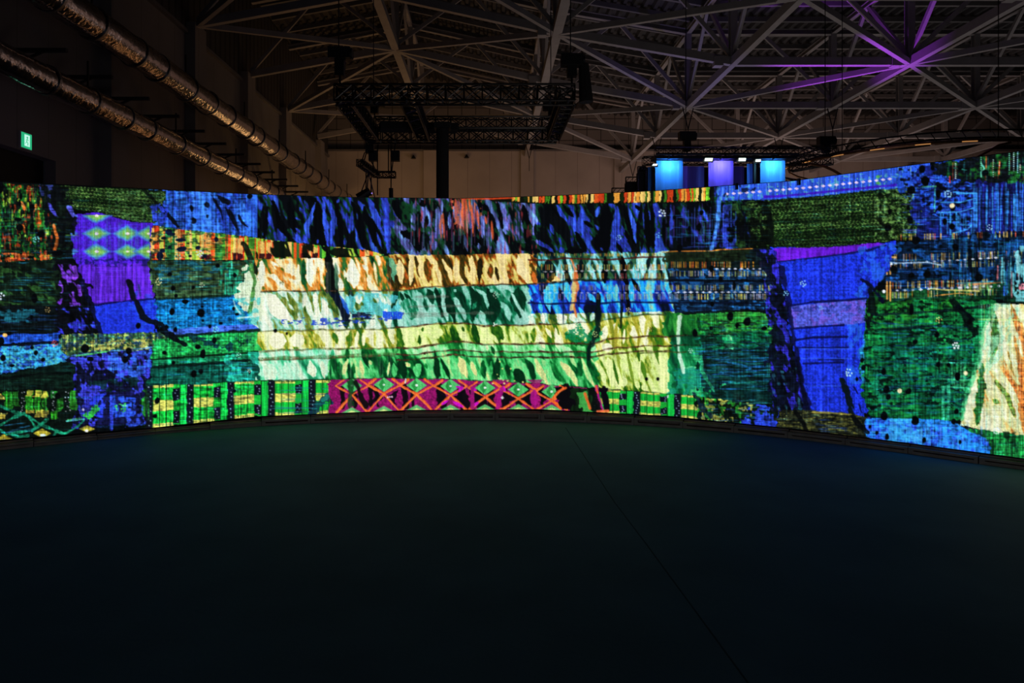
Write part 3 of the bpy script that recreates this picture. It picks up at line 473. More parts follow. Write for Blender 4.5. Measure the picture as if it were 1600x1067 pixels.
cluster(1018, 514, 3, 6, (50, 40, 10), 1.0); cluster(982, 484, 3, 6, (230, 220, 190), .9); cluster(929, 522, 4, 8, (190, 200, 120), .9)
# ======== bottom pattern band
def blocks(x0, x1, top, seed, dim=1.0):
    r = np.random.default_rng(seed); y_of = lambda x: float(np.interp(x, *zip(*top)))
    period = 60.0; x = x0; k = 0
    cw = 10.6
    while x < x1:
        b = boty(x + 5); t = y_of(x + 5); h = b - t
        c = k % 6
        xe = min(x + cw, x1)
        if c == 0:
            flat([(x, t), (xe, t), (xe, b), (x, b)], np.array((14, 16, 30)) * dim, 1, .3)
            for j in range(9): hole(x + r.uniform(3, 8), t + h * (j + .5) / 9, .9, .9, (150, 190, 210))
        elif c in (1, 2, 3):
            flat([(x, t), (xe, t), (xe, b), (x, b)], np.array((22, 185, 60)) * dim, 1, .3, .3, .25, (1.5, 30), seed + 1)
            for q0, q1 in ((0, .08), (.38, .62), (.92, 1.02)):
                flat([(x, t + h * q0), (xe, t + h * q0), (xe, t + h * q1), (x, t + h * q1)], np.array((206, 208, 96)) * dim, 1, .4, .4, .3, (4, 2), seed + 2)
            line([(x, t), (x, b)], .7, (10, 50, 14), .9)
        elif c == 4:
            flat([(x, t), (xe, t), (xe, b), (x, b)], np.array((24, 175, 55)) * dim, 1, .3)
            for q0, q1 in ((.12, .4), (.66, .95)):
                flat([(x, t + h * q0), (xe, t + h * q0), (xe, t + h * q1), (x, t + h * q1)], np.array((12, 14, 30)) * dim, 1, .4)
                for j in range(4): hole(x + r.uniform(2, 8), t + h * (q0 + (q1 - q0) * (j + .5) / 4), .9, .9, (150, 170, 200))
        else:
            flat([(x, t), (xe, t), (xe, b), (x, b)], np.array((20, 195, 70)) * dim, 1, .3, .3, .25, (1.5, 30), seed + 4)
            line([(x, t), (x, b)], .7, (10, 50, 14), .9)
        x += cw; k += 1
flat(strip(218, 1210, C_G, BB), (6, 16, 8))
blocks(228, 516, C_G, 91); blocks(926, 1092, C_G, 92, .95)
flat(strip(226, 516, [(226, 600), (516, 592)], [(226, 602), (516, 594)]), (20, 60, 30), .6)
vstreaks(222, 600, 232, 664, 10, [(40, 160, 50), (30, 110, 40)], 12, 50, .8, (.8, 1.6), 93)
line([(519, 612), (505, 625), (492, 640), (482, 652)], 5, (14, 50, 70), .85, 1.5); line([(519, 612), (524, 645)], 2.5, (20, 70, 110), .8, 1)
line([(505, 625), (512, 618)], 3, (30, 150, 130), .7, 1)
hstreaks(400, 604, 520, 646, 22, [(30, 150, 160), (40, 120, 150), (30, 80, 110)], 10, 50, .7, seed=94)
for x in range(236, 520, 2):
    if rng.random() < .2: line([(x, boty(x) - 8), (x, boty(x))], .6, (16, 60, 20), .6)
# plum band with orange lattice
flat(strip(516, 926, C_G, BB), (140, 18, 96), 1, 2, .5, .25, (2, 2), 95)
sl, m = poly(strip(516, 958, C_G, BB), .5); 
for x, w0 in [(534, 6), (552, 7), (578, 5), (588, 4), (631, 8), (643, 5), (687, 10), (721, 12), (748, 10), (766, 7), (786, 9), (806, 8), (822, 6), (846, 5), (882, 12), (943, 8)]:
    line([(x, 606), (x + w0 * .5, 634)], w0 * .62, (8, 6, 10), .95, 1.5)
for x, a_ in ((576, 1), (625, 0), (678, 1), (731, 2), (784, 1), (836, 2)):
    for k_ in ((-1,) if a_ == 0 else (1,) if a_ == 1 else (-1, 1)):
        y_ = 621.5; flat([(x + k_ * 3, y_ - 13), (x + k_ * 24, y_), (x + k_ * 3, y_ + 13), (x + k_ * 9, y_)], (7, 5, 12), .92, 1.2)
for x in (625, 672, 720, 784, 836): flat([(x - 14, 594), (x + 12, 594), (x, 606)], (150, 20, 100), .8, 1)
def lat(xs, ys, col=(238, 98, 40), w=1.6, a=.92):
    line(list(zip(xs, ys)), w, col, a, .8)
    line([(x, y + 1) for x, y in zip(xs, ys)], w * .4, (250, 150, 70), .6, .5)
def greend(x, y, w, h, col=(80, 205, 110)):
    diamond(x, y, w, h, col, .95, 2.5); diamond(x - w * .15, y, w * .35, h * .9, (22, 120, 46), .7, 2); hole(x, y, 2.2, 1.8, (225, 245, 230))
for x in (550, 600, 651, 704, 758, 810, 862):
    y0 = float(np.interp(x, *zip(*C_G))) + 9; hgt = boty(x) - y0
    greend(x, y0 + 1, 17, 12); diamond(x, boty(x) + 1, 18, 10, (90, 200, 110), .9, 3); diamond(x, boty(x), 9, 4, (225, 235, 140), .8, 3)
    lat([x - 26, x, x + 26], [y0 + 1, y0 + 15, y0 + 1])
    lat([x - 24, x, x + 24], [boty(x), y0 + 15, boty(x)], w=1.8); lat([x - 26, x - 13], [y0 + 1, y0 - 8], w=1.8); lat([x + 26, x + 13], [y0 + 1, y0 - 8], w=1.8)
for P, w in [([(712, 604), (722, 606), (716, 612)], 2.4), ([(708, 628), (724, 636)], 2.6), ([(736, 606), (744, 610)], 2.6), ([(690, 632), (700, 626)], 2.2), ([(740, 634), (748, 628)], 2.2), ([(786, 604), (790, 612)], 2)]:
    line(P, w, (205, 16, 200), .95, .6, True)
line([(784, 608), (780, 622), (778, 636)], 3.4, (165, 18, 125), .9, .5); line([(834, 610), (836, 634)], 6, (170, 20, 130), .95, .8, True); line([(738, 606), (738, 636)], 3, (150, 20, 110), .9, .5)
flat([(868, 604), (896, 605), (894, 640), (872, 640)], (7, 5, 10), 1, 2); flat([(896, 606), (926, 608), (926, 646), (893, 644)], (12, 34, 14), 1, 2, 1, .6, (3, 20), 96)
flat([(903, 612), (914, 610), (924, 643), (908, 643)], (70, 180, 80), .85, 2); line([(914, 615), (922, 638)], 2, (230, 100, 40), .9, .5); line([(932, 604), (934, 622), (940, 640)], 2.8, (170, 20, 130), .95, .6); line([(931, 603), (934, 614)], 1.4, (240, 100, 40), .9)
flat([(918, 606), (930, 606), (936, 640), (926, 642)], (6, 10, 8), .9, 1.5); flat([(937, 606), (948, 607), (949, 643), (943, 640)], (8, 5, 14), 1, 1); line([(934, 643), (950, 642)], 2, (240, 110, 60), .9); line([(862, 625), (872, 612), (884, 606)], 1.8, (240, 100, 36), .9); line([(862, 625), (876, 638)], 1.8, (240, 100, 36), .9)
lat([880, 868, 862], [606, 618, 625]); cluster(609, 620, 3.4, 3, (240, 190, 220), 1.3); cluster(785, 621, 1.8, 5, (230, 230, 235), 1.0)
cluster(775, 461, 5.0, 9, (215, 215, 200), .8); cluster(773, 507, 2.8, 4, (225, 240, 225), 1.1); line([(634, 592), (633, 598)], 1, (220, 240, 240), .9)
for x, y in [(781, 565), (785, 576), (777, 585), (779, 591), (786, 594), (788, 599), (793, 595), (804, 595), (817, 597), (798, 576), (770, 599)]: hole(x, y, 1.3, 1.3, (215, 225, 130))
line([(556, 596), (564, 620), (572, 634)], 4, (6, 8, 6), .9, 1); line([(546, 598), (548, 632)], 5.5, (12, 60, 24), .8, 2)
# ======== right of the band, under the green
flat(strip(1088, 1216, C_G, BB), (8, 18, 12), 1, 3, 1, .5, (5, 5), 97)
blotch(strip(1088, 1160, C_G, BB), (40, 150, 40), .05, (6, 9), 98, .8); blotch(strip(1088, 1175, C_G, BB), (190, 190, 80), .3, (7, 7), 99, .75)
hstreaks(1090, 622, 1210, 662, 50, [(30, 120, 140), (50, 140, 110), (30, 70, 150)], 8, 30, .7, seed=100)
blotch([(1155, 650), (1180, 628), (1214, 640), (1214, 668), (1158, 664)], (40, 66, 225), -.1, (7, 7), 101, .9); line([(1044, 617), (1043, 622)], 1.2, (220, 240, 240), .9, 0, True)
line([(1085, 615), (1100, 640), (1110, 652)], 4, (12, 30, 50), .8, 1.5)
# ======== top barcode strip, columns 790 to 1115
flat(strip(765, 1116, TT, [(765, 313), (800, 316), (870, 319.5), (1000, 318), (1116, 314)]), (10, 14, 6), 1, 0)
r_ = np.random.default_rng(17); x = 800.0
while x < 1112:
    w = r_.uniform(2, 6); t = topy(x) - 2; b = float(np.interp(x, [800, 870, 1000, 1116], [315, 318.5, 317, 314]))
    c = [(236, 160, 60), (110, 190, 40), (225, 90, 30), (20, 40, 12), (60, 120, 30), (245, 205, 110), (12, 18, 8), (200, 60, 24), (14, 16, 8)][r_.integers(9)]
    flat([(x, t), (x + w, t), (x + w, b - r_.uniform(0, 5)), (x, b)], c, .95, .4, .4); x += w * r_.uniform(.9, 1.3)
line([(720, 309.5), (760, 310.5), (800, 309)], 1.6, (225, 70, 30), .8, .4)
# ======== light blue strip with white lozenges, columns 1125 to 1440
SB = [(1118, 313), (1200, 311), (1240, 309.5), (1300, 303.5), (1400, 294.5), (1450, 289)]
flat(strip(1124, 1452, TT, SB), (44, 84, 220), 1, 1, .4, .2, (2, 40), 110)
vstreaks(1130, 262, 1440, 312, 0, [(0, 0, 0)], 1, 2)
sl, m = poly(strip(1124, 1452, TT, SB), 0); IMG[sl] *= (1 + .28 * vnoise(1.3, 300, 0, 111, X=GX[sl], Y=GY[sl]) * m)[..., None]
put(sl, m * np.clip((vnoise(1.1, 20, 0, 112, X=GX[sl], Y=GY[sl]) - .55) * 5, 0, 1), (120, 190, 245), .8)
put(sl, m * np.clip((vnoise(5, 4, 0, 113, X=GX[sl], Y=GY[sl]) - .45) * 5, 0, 1), (90, 190, 190), .6)
line([(1195, 308), (1250, 304), (1300, 298.5), (1400, 289)], 1.7, (60, 16, 190), .85, .8)
for i in range(25):
    x = 1136 + i * 10.2 if i < 6 else 1203 + (i - 6) * 10.4
    y = float(np.interp(x, [1136, 1200, 1250, 1300, 1350, 1400], [303, 298.5, 294.2, 289.3, 284, 278.5]))
    diamond(x, y, 4.2, 2.6, (245, 215, 250), .95, 1.2)
    if i % 2: 
        for q in (-6, 6): hole(x + rng.uniform(-3, 3), y + q, .9, .9, (110, 200, 130))
for q in (-5, 5): diamond(1372, 281 + q, 5, 3.5, (90, 190, 70), .8, 2)
blotch(strip(1124, 1180, TT, SB), (8, 14, 40), .25, (7, 9), 114, .8)
# ======== green knitted band, columns 1150 to 1460
KT = [(1150, 316), (1200, 312), (1240, 310), (1300, 304), (1400, 295), (1462, 289)]; KB = [(1150, 388), (1200, 388), (1300, 385), (1370, 378), (1440, 372), (1462, 372)]
def knit(pts, seed, slope, base=(38, 68, 28), hi=(140, 160, 100), lo=(11, 26, 10), slopey0=0):
    sl, m = poly(pts, 2, 1)
    yy = GY[sl] - slope * (GX[sl] - 1200)
    row = np.sin(yy * 1.25) * .25 + vnoise(300, 4.5, 0, seed, X=GX[sl], Y=GY[sl]) * 0
    band = np.interp(yy, np.arange(200, 800, 5.0), np.random.default_rng(seed).uniform(-.6, .7, 120))
    st = np.sin((GX[sl] + np.floor(yy / 5) * 3) * 1.05) * np.cos(yy * 1.25) * .45
    n = vnoise(1.7, 1.5, 0, seed + 1, X=GX[sl], Y=GY[sl]) * .6
    f = row + band * .6 + st + n - .15
    c = ramp(f, [(-1, lo), (-.3, lo), (.15, base), (.7, (80, 112, 54)), (1.2, hi)])
    k = m[..., None]; IMG[sl] = IMG[sl] * (1 - k) + c * k
knit(strip(1172, 1446, KT, KB), 120, -.06)
blotch(strip(1366, 1446, KT, KB), (120, 165, 85), .1, (4, 4), 122, .55); blotch(strip(1366, 1450, KT, KB), (5, 10, 5), .25, (9, 9), 123, .85)
blotch(strip(1150, 1206, KT, KB), (4, 6, 5), -.15, (10, 12), 124, .85, .2)
line([(1196, 318), (1203, 345), (1206, 385)], 4, (6, 12, 8), .8, 1)
# ======== right: blue glitch field
flat(strip(1428, 1760, [(1428, 262), (1760, 222)], [(1428, 380), (1760, 366)]), (16, 26, 92), 1, 4, 2, .6, (9, 6), 130)
blotch(strip(1400, 1530, [(1400, 258), (1530, 243)], [(1400, 300), (1530, 380)]), (36, 84, 225), .0, (7, 5), 131, .85)
hstreaks(1405, 262, 1530, 372, 150, [(40, 90, 230), (50, 130, 235), (70, 70, 220)], 6, 30, .7, seed=132)
blotch(strip(1405, 1530, [(1405, 262), (1530, 246)], [(1405, 300), (1530, 380)]), (4, 5, 14), .2, (11, 8), 133, .9)
flat(strip(1518, 1760, [(1518, 284), (1760, 268)], [(1518, 366), (1760, 352)]), (18, 20, 84), 1, 1, 2, .4, (3, 40), 134)
vstreaks(1520, 285, 1750, 366, 170, [(40, 120, 230), (60, 160, 245), (34, 60, 200), (10, 10, 40), (50, 140, 240)], 20, 80, .85, (.6, 1.3), 135)
vstreaks(1467, 330, 1520, 368, 14, [(50, 150, 240)], 20, 38, .8, (.6, 1.1), 136)
for P in ([(1495, 303), (1525, 301)], [(1470, 316), (1500, 316), (1524, 310)], [(1467, 332), (1500, 331), (1524, 324)], [(1490, 350), (1518, 352), (1512, 358), (1490, 364)], [(1490, 300), (1526, 303)]): line(P, .9, (60, 160, 240), .85, .4)
line([(1461, 292), (1460, 330)], 1.2, (60, 170, 160), .7); line([(1440, 292), (1462, 291)], 1, (80, 190, 120), .7)
# dark top right with light dots
flat([(1462, 258), (1480, 250), (1760, 215), (1760, 274), (1600, 282), (1510, 284), (1462, 276)], (10, 14, 14), .92, 4, 3, .5, (5, 5), 140)
blotch([(1480, 252), (1760, 215), (1760, 276), (1480, 284)], (22, 84, 30), .2, (10, 8), 141, .8)
vstreaks(1475, 244, 1750, 282, 60, [(30, 130, 60), (150, 60, 30), (100, 40, 20), (30, 100, 110)], 8, 30, .6, (.5, .9), 142)
for x, y0, y1, c in [(1493, 256, 280, (225, 245, 245)), (1533, 246, 276, (110, 240, 180)), (1552, 250, 276, (170, 220, 200)), (1577, 240, 272, (120, 235, 190)), (1584, 238, 270, (190, 235, 240)), (1590, 237, 270, (150, 225, 245)), (1594, 258, 268, (230, 180, 200))]:
    y = y0
    while y < y1: hole(x, y, .95, .95, c); y += 3.2
line([(1533, 255), (1538, 263), (1533, 270), (1533, 276)], 1.2, (110, 220, 190), .9, .3); line([(1488, 262), (1512, 266)], 1.1, (60, 200, 170), .85, .4, True); line([(1562, 252), (1561, 272)], 1.1, (230, 90, 40), .9); line([(1541, 244), (1541, 262)], .8, (160, 70, 30), .8); line([(1484, 276), (1484, 285)], 1.1, (225, 60, 40), .9)
blotch([(1575, 268), (1760, 262), (1760, 290), (1575, 286)], (30, 110, 40), -.1, (6, 5), 143, .8)
# ticks field on the right
TK = [(1385, 384), (1440, 374), (1520, 366), (1600, 362), (1760, 355)]; TL = [(1385, 470), (1450, 468), (1530, 466), (1600, 462), (1760, 455)]
flat(strip(1384, 1760, TK, TL), (7, 20, 40), 1, 3, 2, .6, (7, 5), 150)
blotch(strip(1384, 1760, TK, TL), (22, 74, 150), .12, (12, 7), 151, .8); hstreaks(1385, 376, 1600, 462, 110, [(30, 90, 200), (30, 130, 200), (20, 60, 140), (20, 110, 140)], 10, 46, .7, seed=152)
blotch(strip(1480, 1600, TK, TL), (3, 5, 8), .1, (5, 34), 153, .8); vstreaks(1480, 366, 1600, 466, 70, [(3, 5, 8), (30, 110, 150), (20, 70, 130)], 30, 90, .6, (.5, 1.2), 154)
ticks(1405, 1600, 371, 4, 9.2, 155, OR_ + [(230, 80, 40), (170, 200, 60)], .85, -.03, .8, .6)
ticks(1400, 1600, 403, 5, 9.2, 156, OR_ + YL_, .8, -.03, .7, .6); ticks(1400, 1600, 416, 4, 9.2, 157, OR_ + YL_, .7, -.03, .7, .55)
flat([(1352, 458), (1600, 440), (1600, 470), (1540, 472), (1500, 468), (1352, 478)], (16, 66, 26), .75, 5, 3, .6, (6, 6), 158)
ticks(1388, 1560, 446, 5, 9.2, 159, OR_ + YL_, .85, -.03, .75, .7); ticks(1388, 1560, 461, 4.5, 9.2, 160, OR_ + YL_ + [(110, 200, 70)], .85, -.03, .75, .7)
ticks(1500, 1550, 448, 6, 5, 161, YL_ + [(110, 200, 70)], .8, -.03, .7, .9)
lozenges(1400, 1600, 412, 12, 3.6, 2.2, 162, -.06, .9); lozenges(1402, 1570, 454, 12.2, 3.6, 2.4, 163, -.045, .9)
line([(1385, 409), (1400, 411), (1450, 410), (1470, 414)], 1, (170, 210, 250), .85, .5); line([(1452, 451), (1480, 453), (1530, 455)], .9, (230, 220, 120), .85, .5); line([(1460, 462), (1500, 458), (1520, 460)], .9, (240, 150, 60), .7, .5); line([(1520, 444), (1570, 441)], .9, (230, 140, 70), .8, .5); line([(1494, 443), (1528, 441), (1600, 438)], .8, (60, 150, 180), .7, .5)
for x in (1386, 1391): line([(x, 414), (x, 428)], 1.2, (240, 170, 80), .95); line([(x, 440), (x, 470)], 1.2, (240, 170, 80), .95)
line([(1385, 402), (1400, 402)], 1.6, (240, 190, 110), .9); hole(1393, 412, 2.4, 2, (230, 245, 255)); hole(1381, 455.5, 2.6, 2.6, (230, 245, 255)); hole(1397, 421, 6, 6)
flat([(1556, 400), (1600, 396), (1600, 470), (1558, 470)], (8, 26, 34), .5, 5); vstreaks(1556, 395, 1600, 470, 40, [(50, 160, 200), (120, 220, 230), (40, 90, 220), (3, 5, 8), (225, 120, 130)], 10, 40, .75, (.7, 1.6), 164)
blotch([(1588, 385), (1760, 380), (1760, 470), (1586, 470)], (120, 210, 220), -.1, (7, 9), 165, .8); blotch([(1592, 442), (1760, 440), (1760, 452), (1592, 452)], (235, 130, 150), -.2, (5, 5), 166, .8)
# green field on the right
zone([(1352, 478), (1420, 470), (1500, 468), (1556, 470), (1546, 520), (1530, 580), (1506, 655), (1460, 657), (1356, 650), (1346, 600), (1346, 540)], [(-1, (3, 14, 10)), (-.5, (5, 46, 24)), (-.1, (12, 92, 48)), (.3, (22, 130, 60)), (.8, (40, 150, 84))], -.05, .55, rag=2)
blotch([(1352, 474), (1470, 466), (1500, 470), (1480, 500), (1352, 520)], (36, 120, 34), .0, (9, 9), 170, .7)
blotch([(1350, 540), (1520, 540), (1500, 650), (1352, 640)], (12, 110, 92), -.05, (14, 12), 171, .6)
blotch([(1352, 468), (1530, 468), (1520, 640), (1352, 640)], (3, 12, 10), .22, (9, 5), 172, .85)
hstreaks(1356, 500, 1520, 645, 200, [(24, 90, 150), (24, 110, 130), (10, 50, 50), (20, 70, 140)], 10, 44, .7, seed=173)
vstreaks(1360, 520, 1530, 650, 60, [(20, 140, 80), (10, 60, 40)], 10, 60, .5, seed=174)
line([(1362, 492), (1440, 488), (1500, 483), (1545, 478)], 2.0, (8, 18, 24), .8, 1); line([(1352, 516), (1400, 514), (1470, 508)], 2, (4, 14, 14), .7, 1)
line([(1490, 470), (1506, 490), (1522, 520), (1526, 560)], 4.6, (4, 10, 12), .85, 1.5); line([(1498, 478), (1520, 498)], 2.2, (3, 8, 14), .9, 1)
flat([(1528, 482), (1556, 474), (1546, 520), (1530, 575), (1520, 565), (1526, 520)], (20, 150, 84), .75, 3)
for P in ([(1474, 606), (1474, 655)], [(1482, 604), (1482, 655)]): line(P, 2.4, (50, 170, 130), .75, .5)
for y in (566, 604, 592): line([(1470, y), (1524, y + 2)], .8, (70, 200, 150), .8, .3)
vstreaks(1486, 566, 1514, 610, 12, [(80, 210, 140)], 20, 40, .7, (.5, .9), 175)
# cream leaf at the right edge
R_LEAF = [(-1, (14, 60, 22)), (-.5, (30, 100, 40)), (-.2, (120, 160, 60)), (-.02, (226, 140, 60)), (.1, (226, 226, 150)), (.35, (236, 242, 200)), (.8, (240, 240, 205))]
FL = F * .6 + .28
for P, w, v in [([(1548, 478), (1556, 520), (1548, 570)], 7, -.4), ([(1580, 476), (1588, 500), (1602, 530)], 6, -.1), ([(1588, 500), (1600, 520)], 4, 0.0), ([(1585, 525), (1592, 560), (1600, 600)], 4, -.04), ([(1568, 576), (1590, 610), (1600, 650)], 4, -.05), ([(1556, 596), (1572, 616), (1588, 656)], 4.5, -.2), ([(1534, 570), (1534, 600), (1526, 664)], 6, -.5), ([(1600, 560), (1596, 640), (1602, 680)], 6, -.02), ([(1575, 550), (1585, 590)], 2.5, -.1), ([(1552, 624), (1562, 630)], 3, -.3)]:
    sl, m = stroke_mask(P, w, True, 1.0); FL[sl] = FL[sl] * (1 - m) + v * m
zone([(1552, 476), (1760, 470), (1760, 690), (1600, 682), (1540, 672), (1500, 664), (1506, 640), (1514, 606), (1524, 578), (1530, 562), (1536, 520)], R_LEAF, 0, 1, .96, 1.1, 1, FL)
line([(1552, 478), (1536, 520), (1530, 562), (1514, 606), (1502, 655)], 3.2, (70, 200, 130), .7, 1.2)
blotch([(1552, 476), (1600, 470), (1575, 540), (1535, 600), (1515, 640), (1530, 560)], (150, 225, 190), .0, (6, 14), 178, .6, -.3)
for P_, w_x in (([(1584, 480), (1592, 520), (1604, 560)], 4), ([(1592, 560), (1598, 610), (1604, 660)], 4.5), ([(1570, 578), (1588, 612), (1600, 645)], 2.6)): line(P_, w_x, (206, 104, 40), .8, 1.5, True)
for x in range(1530, 1700, 4):
    c = [(240, 200, 120), (120, 220, 180), (220, 244, 220)][(x // 4) % 3]; line([(x, 476), (x, 668)], .6, c, .35)
line([(1528, 499), (1600, 500)], .8, (200, 230, 130), .7, .2)
flat([(1500, 668), (1540, 672), (1600, 680), (1760, 694), (1760, 745), (1500, 730)], (26, 130, 60), 1, 2, 1, .4, (2, 30), 176)
blotch([(1500, 668), (1760, 690), (1760, 740), (1500, 730)], (8, 40, 20), .2, (12, 20), 177, .8)
# light blue band at the foot on the right
flat([(1350, 652), (1400, 653), (1470, 656), (1502, 664), (1540, 684), (1545, 712), (1340, 690)], (36, 130, 238), 1, 3, 1, .25, (4, 5), 180)
blotch([(1350, 650), (1420, 652), (1545, 686), (1545, 712), (1345, 690)], (40, 70, 225), .05, (7, 7), 181, .7); blotch([(1390, 652), (1440, 654), (1440, 694), (1384, 690)], (60, 180, 250), -.3, (9, 9), 182, .7)
hstreaks(1352, 654, 1540, 706, 30, [(90, 200, 250), (40, 60, 210)], 8, 40, .6, seed=183, slope=.05); vstreaks(1385, 655, 1545, 705, 50, [(110, 210, 255), (60, 90, 230)], 8, 40, .4, seed=184)
# ======== blue column, 1208 to 1400
CL = [(1204, 387), (1212, 392), (1220, 420), (1229, 470), (1236, 520), (1248, 580), (1258, 620), (1268, 645)]
CR = [(1348, 650), (1356, 640), (1350, 618), (1344, 590), (1346, 545), (1352, 515), (1352, 470), (1366, 452), (1386, 425), (1402, 376), (1370, 380), (1300, 386)]
COLP = CL + CR
flat([(1176, 390), (1210, 388), (1226, 440), (1232, 500), (1240, 560), (1270, 646), (1205, 640), (1200, 560), (1200, 480), (1196, 430)], (8, 12, 30), .93, 3, 2, .5, (6, 9), 190)
blotch([(1182, 390), (1212, 390), (1228, 470), (1240, 560), (1266, 645), (1206, 640), (1198, 480)], (44, 40, 190), .15, (7, 14), 191, .85, .25)
blotch([(1206, 560), (1246, 560), (1266, 640), (1206, 640)], (34, 90, 110), .3, (7, 12), 192, .6, .25)
flat(COLP, (26, 48, 208), 1, 1.5, 1, .3, (2, 2.2), 193)
threads(COLP, .28, 194, 2.4)
sl, m = poly(COLP, 1); IMG[sl] *= (1 + .12 * vnoise(60, 1.6, 0, 195, X=GX[sl], Y=GY[sl]) * m)[..., None]
flat([(1210, 388), (1300, 385), (1372, 379), (1384, 381), (1330, 394), (1270, 402), (1216, 408)], (98, 26, 205), 1, 1, .5, .25, (2, 20), 196)
line([(1216, 409), (1270, 403), (1320, 397), (1360, 390), (1384, 383)], 1.4, (12, 14, 60), .85, .7)
blotch([(1340, 385), (1402, 378), (1385, 430), (1352, 470), (1352, 600), (1325, 600), (1325, 500), (1345, 420)], (40, 110, 235), -.1, (7, 9), 197, .6)
flat([(1232, 479), (1280, 473), (1352, 467), (1352, 505), (1290, 508), (1238, 513)], (76, 86, 205), 1, .5, .5, .3, (2.5, 2.5), 198)
blotch([(1232, 479), (1352, 467), (1352, 505), (1238, 513)], (120, 80, 210), .1, (6, 6), 199, .6); blotch([(1232, 480), (1340, 474), (1340, 486), (1232, 488)], (24, 40, 130), -.1, (4, 8), 200, .6)
for P, w in [([(1232, 478), (1270, 472), (1320, 469), (1354, 466)], 1.7), ([(1236, 514), (1280, 510), (1318, 508)], 1.7), ([(1240, 532), (1270, 527), (1324, 526)], 1.6), ([(1244, 543), (1325, 543)], 1.0), ([(1255, 568), (1318, 566)], 1.3), ([(1280, 562), (1318, 562)], .9)]:
    line(P, w, (8, 10, 60), .85, .6)
for y in (545, 560, 603): line([(1250, y), (1330, y)], .6, (60, 110, 240), .6)
line([(1222, 420), (1232, 478), (1240, 530), (1252, 590), (1262, 640)], 4.2, (10, 12, 56), .85, 1.5)
line([(1246, 560), (1253, 600), (1262, 642)], 2.6, (6, 8, 30), .85, 1)
line([(1316, 594), (1324, 618), (1330, 645), (1340, 660)], 4.6, (6, 16, 20), .95, 1.2); line([(1334, 604), (1341, 616)], 1.6, (8, 10, 60), .9, .5, True); line([(1342, 630), (1346, 645)], 1.4, (8, 10, 60), .9, .5, True)
line([(1346, 436), (1358, 444), (1368, 455), (1378, 472)], 3.4, (6, 8, 34), .9, 1.5); line([(1360, 450), (1362, 490), (1356, 510)], 4.5, (4, 8, 12), .9, 2); line([(1352, 500), (1362, 502), (1374, 506)], 1.6, (6, 12, 30), .8, 1)
cluster(1255, 443, 4.4, 8, (160, 225, 255), 1.1); cluster(1228, 458, 4.2, 6, (140, 220, 255), 1.2); cluster(1283, 481, 3.6, 6, (110, 200, 235), .9); cluster(1326, 582, 5.2, 8, (180, 235, 255), 1.4); hole(1339, 592, 2.4, 3.4)
# olive band at the foot of the column
flat([(1214, 640), (1258, 640), (1330, 646), (1352, 650), (1352, 672), (1356, 692), (1214, 675)], (26, 30, 20), 1, 3, 1, .6, (4, 3), 205)
blotch([(1216, 640), (1345, 648), (1345, 690), (1216, 675)], (96, 98, 44), .1, (8, 2), 206, .7); line([(1270, 644), (1300, 645), (1330, 648)], 1.2, (170, 160, 70), .8, .8); hstreaks(1270, 655, 1320, 675, 12, [(30, 60, 130)], 8, 30, .7, seed=207)
line([(1240, 640), (1254, 660), (1262, 676)], 3.4, (5, 7, 8), .9, 1); line([(1332, 650), (1342, 664), (1356, 676)], 4, (4, 6, 8), .9, 1.2)
for x, y, a, b in [(1347, 563, 3.5, 4), (1349, 574, 4, 5), (1381, 581, 4, 5), (1385, 608, 5, 6), (1388, 621, 4, 4), (1363, 638, 3.6, 3), (1381, 650, 5.2, 6), (1359, 667, 2.6, 3), (1370, 676, 2.6, 3), (1386, 682, 2.8, 5), (1430, 657, 5.6, 7), (1444, 687, 3, 4.5), (1490, 658, 3.4, 4.5), (1494, 643, 3.6, 4), (1420, 611, 3.6, 4.4), (1500, 691, 2, 4), (1418, 612, 3.6, 4), (1466, 570, 3, 4), (1482, 570, 2.6, 3), (1496, 588, 4, 6), (1388, 356, 5.5, 5), (1390, 331, 3, 5), (1422, 343, 4.6, 6.5), (1424, 297, 6, 6), (1419, 325, 3, 4), (1432, 375, 6.5, 6), (1466, 303, 4.5, 6.5), (1469, 325, 3.6, 4.5), (1489, 324, 4, 5), (1476, 346, 3.4, 5), (1488, 354, 4.5, 4.5), (1441, 264, 5, 6), (1446, 283, 6, 7), (1457, 262, 3, 4), (1448, 428, 6, 6), (1529, 434, 6, 6.5), (1424, 430, 4.5, 4), (1493, 385, 5, 5), (1515, 503, 3.5, 3.5), (1464, 523, 4, 4.5), (1430, 534, 4, 4), (1424, 482, 3.6, 9), (1540, 270, 6, 5), (1500, 262, 4.5, 4)]:
    hole(x, y, a, b)
for x, y in [(1406, 610.5), (1509, 583), (1488, 321.5)]: hole(x, y, 3.6, 3.6, (255, 240, 190))
cluster(1481, 303, 6, 12, (150, 215, 255), 1.2); cluster(1546, 356, 4.5, 8, (170, 230, 255), 1.0); cluster(1467, 500, 4.2, 6, (230, 190, 110), 1.0); cluster(1494, 540, 4.8, 7, (235, 250, 255), 1.6); cluster(1557, 673, 5, 9, (215, 235, 240), 1.2)
